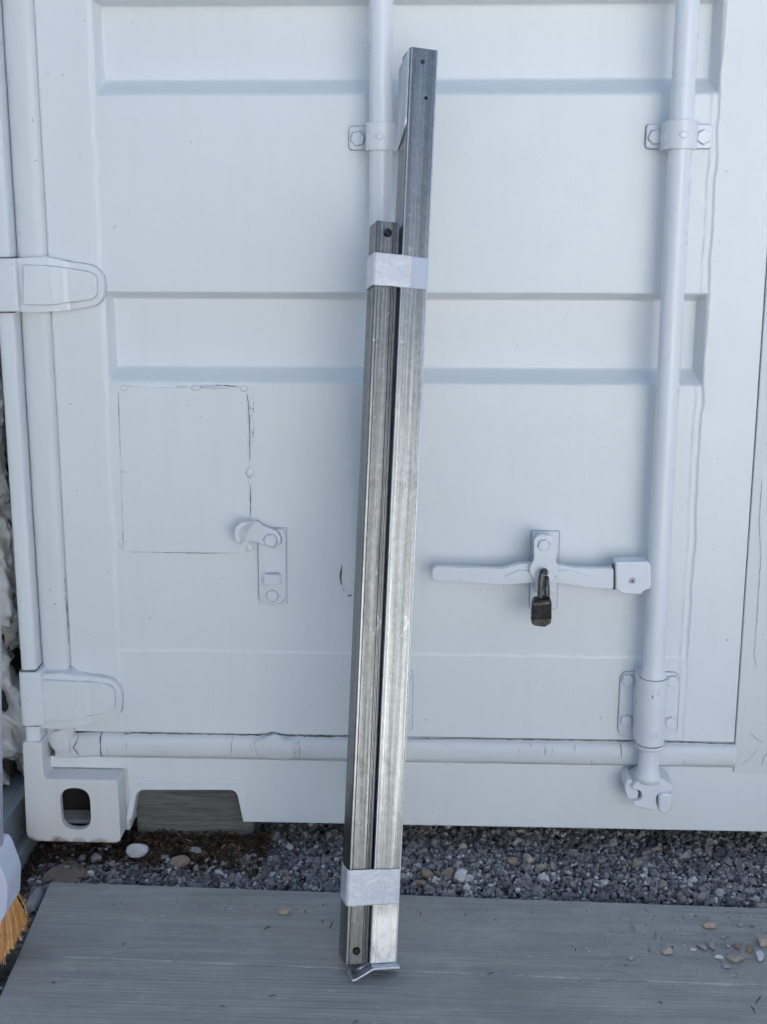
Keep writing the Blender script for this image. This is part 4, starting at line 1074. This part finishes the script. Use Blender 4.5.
# ------------------------------------------------------------------ tape bands
def tape(name, label, xl, xr, yt, yb, thin_from=None, seed=0, slope=0):
    m = lm.copy()
    e = bpy.data.objects.new(name, None); e.empty_display_size = .03; C.objects.link(e)
    pL = loc(m, xl, (yt+yb)/2); pR = loc(m, xr, (yt+yb)/2); zt = loc(m, (xl+xr)/2, yt).z; zb_ = loc(m, (xl+xr)/2, yb).z
    m2 = m.copy(); m2.translation = m @ Vector((0, 0, zb_)); e.matrix_world = m2
    tag(e, label, 'tape', 'tape wrapped round the steel channels')
    H = zt-zb_; xl_, xr_ = pL.x-.0004, pR.x+.0002; k = -.0011
    def band(path, off, mat, nm, z0, z1, ragged=False):
        pts = []                                         # dense path in xy
        for a, b in zip(path[:-1], path[1:]):
            a = Vector(a); b = Vector(b); n_ = max(1, int((b-a).length/.0018))
            for i in range(n_): pts.append(a.lerp(b, i/n_))
        pts.append(Vector(path[-1])); nz = 22
        P = np.array([[p_.x, p_.y] for p_ in pts]); zz = np.linspace(z0, z1, nz+1)
        vs = []
        for j, z in enumerate(zz):
            for i, (x, y) in enumerate(P):
                wv_ = float(vnoise(np.array(x*140+seed*9+z*40), np.array(z*120-x*60), seed))*.00035+float(vnoise(np.array(x*420+z*200+seed*9), np.array(z*380-x*90), seed+3))*.0002
                e_ = .0007*float(vnoise(np.array(x*90), np.array(j > nz/2)*9.0, seed+5)) if j in (0, nz) else 0
                cx_, cy_ = (x-(xl_+xr_)/2), (y-.018); rr_ = max(abs(cx_), abs(cy_)*1.2)+1e-6
                nx_, ny_ = (0, -1) if y < .0005 else ((-1, 0) if x < (xl_+xr_)/2 else (1, 0))
                vs.append((x+nx_*(off+abs(wv_)), y+ny_*(off+abs(wv_)), z+e_))
        n_ = len(P); fs = [(j*n_+i, (j+1)*n_+i, (j+1)*n_+i+1, j*n_+i+1) for j in range(nz) for i in range(n_-1)]
        t_ = MB(); t_.add(vs, fs, 0, True); o = local_child(t_, nm, mat, e)
        so2 = o.modifiers.new('thick', 'SOLIDIFY'); so2.thickness = .0003; so2.offset = 1
        return o
    full = [(xl_+.004, .042), (xl_+.0004, .040), (xl_, .0015), (xl_+.0015, k), (xr_-.0015, k), (xr_, .0015), (xr_, .0425), (xl_+.016, .0440), (xl_+.004, .042)]
    band(full, .0003, M_tape2 if thin_from else M_tape, 'tape_wrap', 0, H)
    xt = (loc(m, thin_from, (yt+yb)/2).x if thin_from else xr_-.002)
    band([(xl_+.0006, .036), (xl_-.0002, .0015), (xl_+.0015, k-.0002), (xt, k-.0002)], .0009, M_tape, 'tape_end', .0004, H+.0004)
    return e
tape('upper_tape_band', 'white wrinkled tape band near the top, round both channels', 374.0, 427.6, 255.5, 287.5, 411, 3)
tape('lower_tape_band', 'white tape band near the bottom, above the foot tab', 347.8, 399.6, 869.5, 905, None, 8)

# ------------------------------------------------------------------ left side: broom, wrapped goods, base beam
br = empty('broom', tuple(atZ(-30, 985, 0)), 'broom with pale lavender head and stiff orange bristles at the left edge', 'broom')
YB = atZ(0, 975, 0.0).y+.012
def PB_(pts, Y): return [(lambda v: (v.x, v.z))(at(x, y, Y)) for x, y in pts]
M_pl = (lambda n: n.set(n.mix(n.noise(30, 5, .7), (.56, .60, .72), (.66, .69, .79)), .35, 0, n.bump(n.noise(200), .1, .0005)))(N('lavender_plastic'))
n = N('orange_bristle'); g = n.n('ShaderNodeNewGeometry')
M_br = n.set(n.ramp(g.outputs['Random Per Island'], [(0, (.38, .16, .045)), (.5, (.62, .30, .09)), (1, (.78, .46, .18))]), .5)
hb_ = MB(); hb_.prism(rounded(PB_([(-95, 850), (-60, 838), (2, 844), (5.5, 850), (14.5, 874), (13.5, 901), (-4, 933), (-95, 1000)], YB), [.01, .01, .004, .004, .01, .003, 0, .01], 4), YB+.030, YB-.030)
hbo = hb_.build('broom_head', M_pl, br, .006, 3)
hs_ = MB(); hs_.sweep([at(-11.5, 850, YB), at(-13.5, 500, YB), at(-22, 0, YB), at(-29, -420, YB)], [.0195, .0150, .0125, .0125], 24)
hs_.build('handle', M_pl, br)
vs = []; fs = []; rs = np.random.default_rng(3)
for i in range(4200):
    t = rs.uniform(0, 1); yo = rs.uniform(-.026, .026)
    a = at(13.5-95*t-1.5+rs.uniform(-.8, .8), 900+92*t-3, YB)
    e = at(19-100*t+rs.normal(0, 2.0), 937+ 78*t+rs.normal(0, 3.5)+ (0 if t > .1 else -4), YB)
    if t > .85: continue
    a.y += yo*.8; e.y += yo*1.5; e.z = max(e.z, .0)
    mid = a.lerp(e, .5)+Vector((rs.normal(0, .0018), rs.normal(0, .002), 0)); r_ = .00055
    b = len(vs)
    for p_, rr_ in ((a, r_), (mid, r_), (e, r_*.7)):
        for k in range(3): q = 2.094*k; vs.append(p_+Vector((math.cos(q)*rr_, math.sin(q)*rr_, 0)))
    for s_ in (0, 3):
        for k in range(3): fs.append((b+s_+k, b+s_+(k+1) % 3, b+s_+3+(k+1) % 3, b+s_+3+k))
bb = MB(); bb.add(vs, fs); tag(bb.build('bristles', M_br, br), kind='stuff')

n = N('crumpled_film'); a = n.noise(7, 3, .55, n.mapping((1, 1, .45)), 1.2)
M_film = n.set(n.ramp(a, [(.30, (.10, .10, .105)), (.37, (.45, .45, .45)), (.6, (.66, .66, .65)), (.8, (.74, .74, .73))]), .22, 0, n.bump(a, .6, .012))
# goods wrapped in crumpled film standing left of the container
yy_ = np.linspace(0, 1, 200); zz_ = np.linspace(.10, 1.05, 420)
U, Zf = np.meshgrid(yy_, zz_)
prof_x = np.where(U < .5, XP0-.45+U*2*(.437), XP0-.013); prof_y = np.where(U < .5, .004, .004+(U-.5)*2*.5)
fold = np.abs(vnoise(U*15+Zf*3, Zf*9+U*4, 60))*.060+np.abs(vnoise(U*34+Zf*9, Zf*26+U*12, 61))*.032+np.abs(vnoise(U*70-Zf*20, Zf*60+U*30, 62))*.010
Xf = prof_x-fold*np.where(U > .4, .7, .2); Yf = prof_y+fold*np.where(U < .55, 1.0, .2)
wg = empty('wrapped_bundle', (XP0-.24, .25, 0), 'goods wrapped in crumpled whitish plastic film beside the container', 'wrapped bundle')
f_ = link('plastic_film', grid_mesh('plastic_film', Xf, Yf, Zf, M_film), wg)
cb = MB().box((XP0-.44, .06, .098), (XP0-.055, .48, 1.0)); cb.build('carton', M_dark, wg, .01)
n = N('grey_base'); M_base = n.set(n.mix(n.noise(20, 5), (.17, .20, .215), (.25, .28, .29)), .55)
bs = MB(); q = XP0-.004
bs.box((q-.34, -.16, -.012), (q, .5, .030)); bs.box((q-.34, -.13, .0302), (q-.016, .5, .092)); bs.box((q-.028, -.165, .0925), (q-.012, .5, .0975))
tag(bs.build('base_beam', M_base, None, .003, 2), 'grey beam on the ground beneath the wrapped bundle', 'beam')
# small clear plastic scrap in the dark corner
pb = MB(); a = atZ(31, 908, .012); b = atZ(40, 889, .012)
pb.sweep([a, a.lerp(b, .15), a.lerp(b, .75), a.lerp(b, .9), b], [.006, .010, .0105, .007, .006], 16)
n = N('clear_scrap'); M_scrap = n.set((.55, .57, .58), .2, 0, None, **{'Transmission Weight': .6, 'IOR': 1.4})
tag(pb.build('plastic_tube', M_scrap), 'small clear plastic tube lying in dark debris beside the platform', 'plastic tube')

# ------------------------------------------------------------------ added out of view to bounce and block light
M_wall = (lambda n: n.set(n.mix(n.noise(2, 5), (.76, .76, .75), (.80, .80, .79)), .6, 0, n.bump(n.noise(30), .2, .002)))(N('bounce_white'))
ob = empty('bounce_building', (2.4, -6.6, 0), 'unseen white building added across the yard to bounce sunlight at the container', 'building')  # sunlit white block, added to bounce light onto the doors
wb = MB().box((.45, -10, -.02), (4.35, -6.2, 3.0)); wb.build('wall', M_wall, ob, .01)
wb = MB().box((.25, -10.2, 3.003), (4.55, -6.1, 3.12)); wb.build('roof', M_base, ob, .01)
wb = MB().box((3.2, -6.2, .021), (4.1, -6.17, 2.05)); dr_ = wb.build('door', M_base, ob, .004)
wb = MB().box((3.3, -6.169, 1.0), (3.34, -6.11, 1.13)); wb.build('handle', M_locks, dr_, .004)
n = N('blocking_grey'); M_nb = n.set(n.mix(n.noise(3, 6), (.10, .12, .13), (.15, .17, .18)), .5, 0, n.bump(n.noise(40), .2, .001))
nb = empty('blocking_container', (-2.6, -3, 0), 'unseen grey container added on the left to block light', 'shipping container')  # added to keep light from the left off the doors
vs = []; fs = []; yy = -6.0; prof = []
while yy < -.5:
    for dy, dx in ((0, 0), (.07, 0), (.138, -.036), (.208, -.036)): prof.append((yy+dy, dx))
    yy += .276
for yv, dx in prof: vs += [(-1.75+dx, yv, .16), (-1.75+dx, yv, 2.48)]
for i in range(len(prof)-1): fs.append((2*i, 2*i+2, 2*i+3, 2*i+1))
q = MB(); q.add(vs, fs); q.build('side_wall', M_nb, nb)
q = MB().box((-4.1, -6.0, .0), (-1.80, -.5, 2.6)); q.build('box_body', M_nb, nb, .01)
q = MB().box((-1.798, -6.02, .0), (-1.72, -.48, .16)); q.build('bottom_rail', M_nb, nb, .004)
q = MB().box((-1.798, -6.02, 2.48), (-1.72, -.48, 2.61)); q.build('top_rail', M_nb, nb, .004)

ap = MB().box((.3, -6.19, -.05), (4.6, -2.5, .02)); tag(ap.build('bounce_apron', paint('bounce_concrete', (.60, .60, .58), .4, .8), None, .01), kind='structure')  # pale slab added out of view to bounce sunlight

# fine grit blown over the planks
gx = np.concatenate([rng.normal(.40, .10, 260), rng.uniform(-.5, .6, 260), rng.uniform(-.5, .6, 220)])
gy = np.concatenate([rng.normal(-.27, .05, 260), rng.uniform(-.55, -.18, 260), rng.uniform(-.215, -.185, 220)])
gs = np.concatenate([rng.uniform(.0004, .0016, 260), rng.uniform(.0003, .0009, 260), rng.uniform(.0004, .0014, 220)])
k = ~offboard(gx, gy, -.004) & (gx > -.50)
tag(link('grit', tri_mesh('grit', [stones_np(np.stack([gx, gy, BZ+gs*.4], -1)[k], gs[k], I1)], M_gravel)), 'fine grit and crumbs strewn over the grey planks', 'grit', kind='stuff')
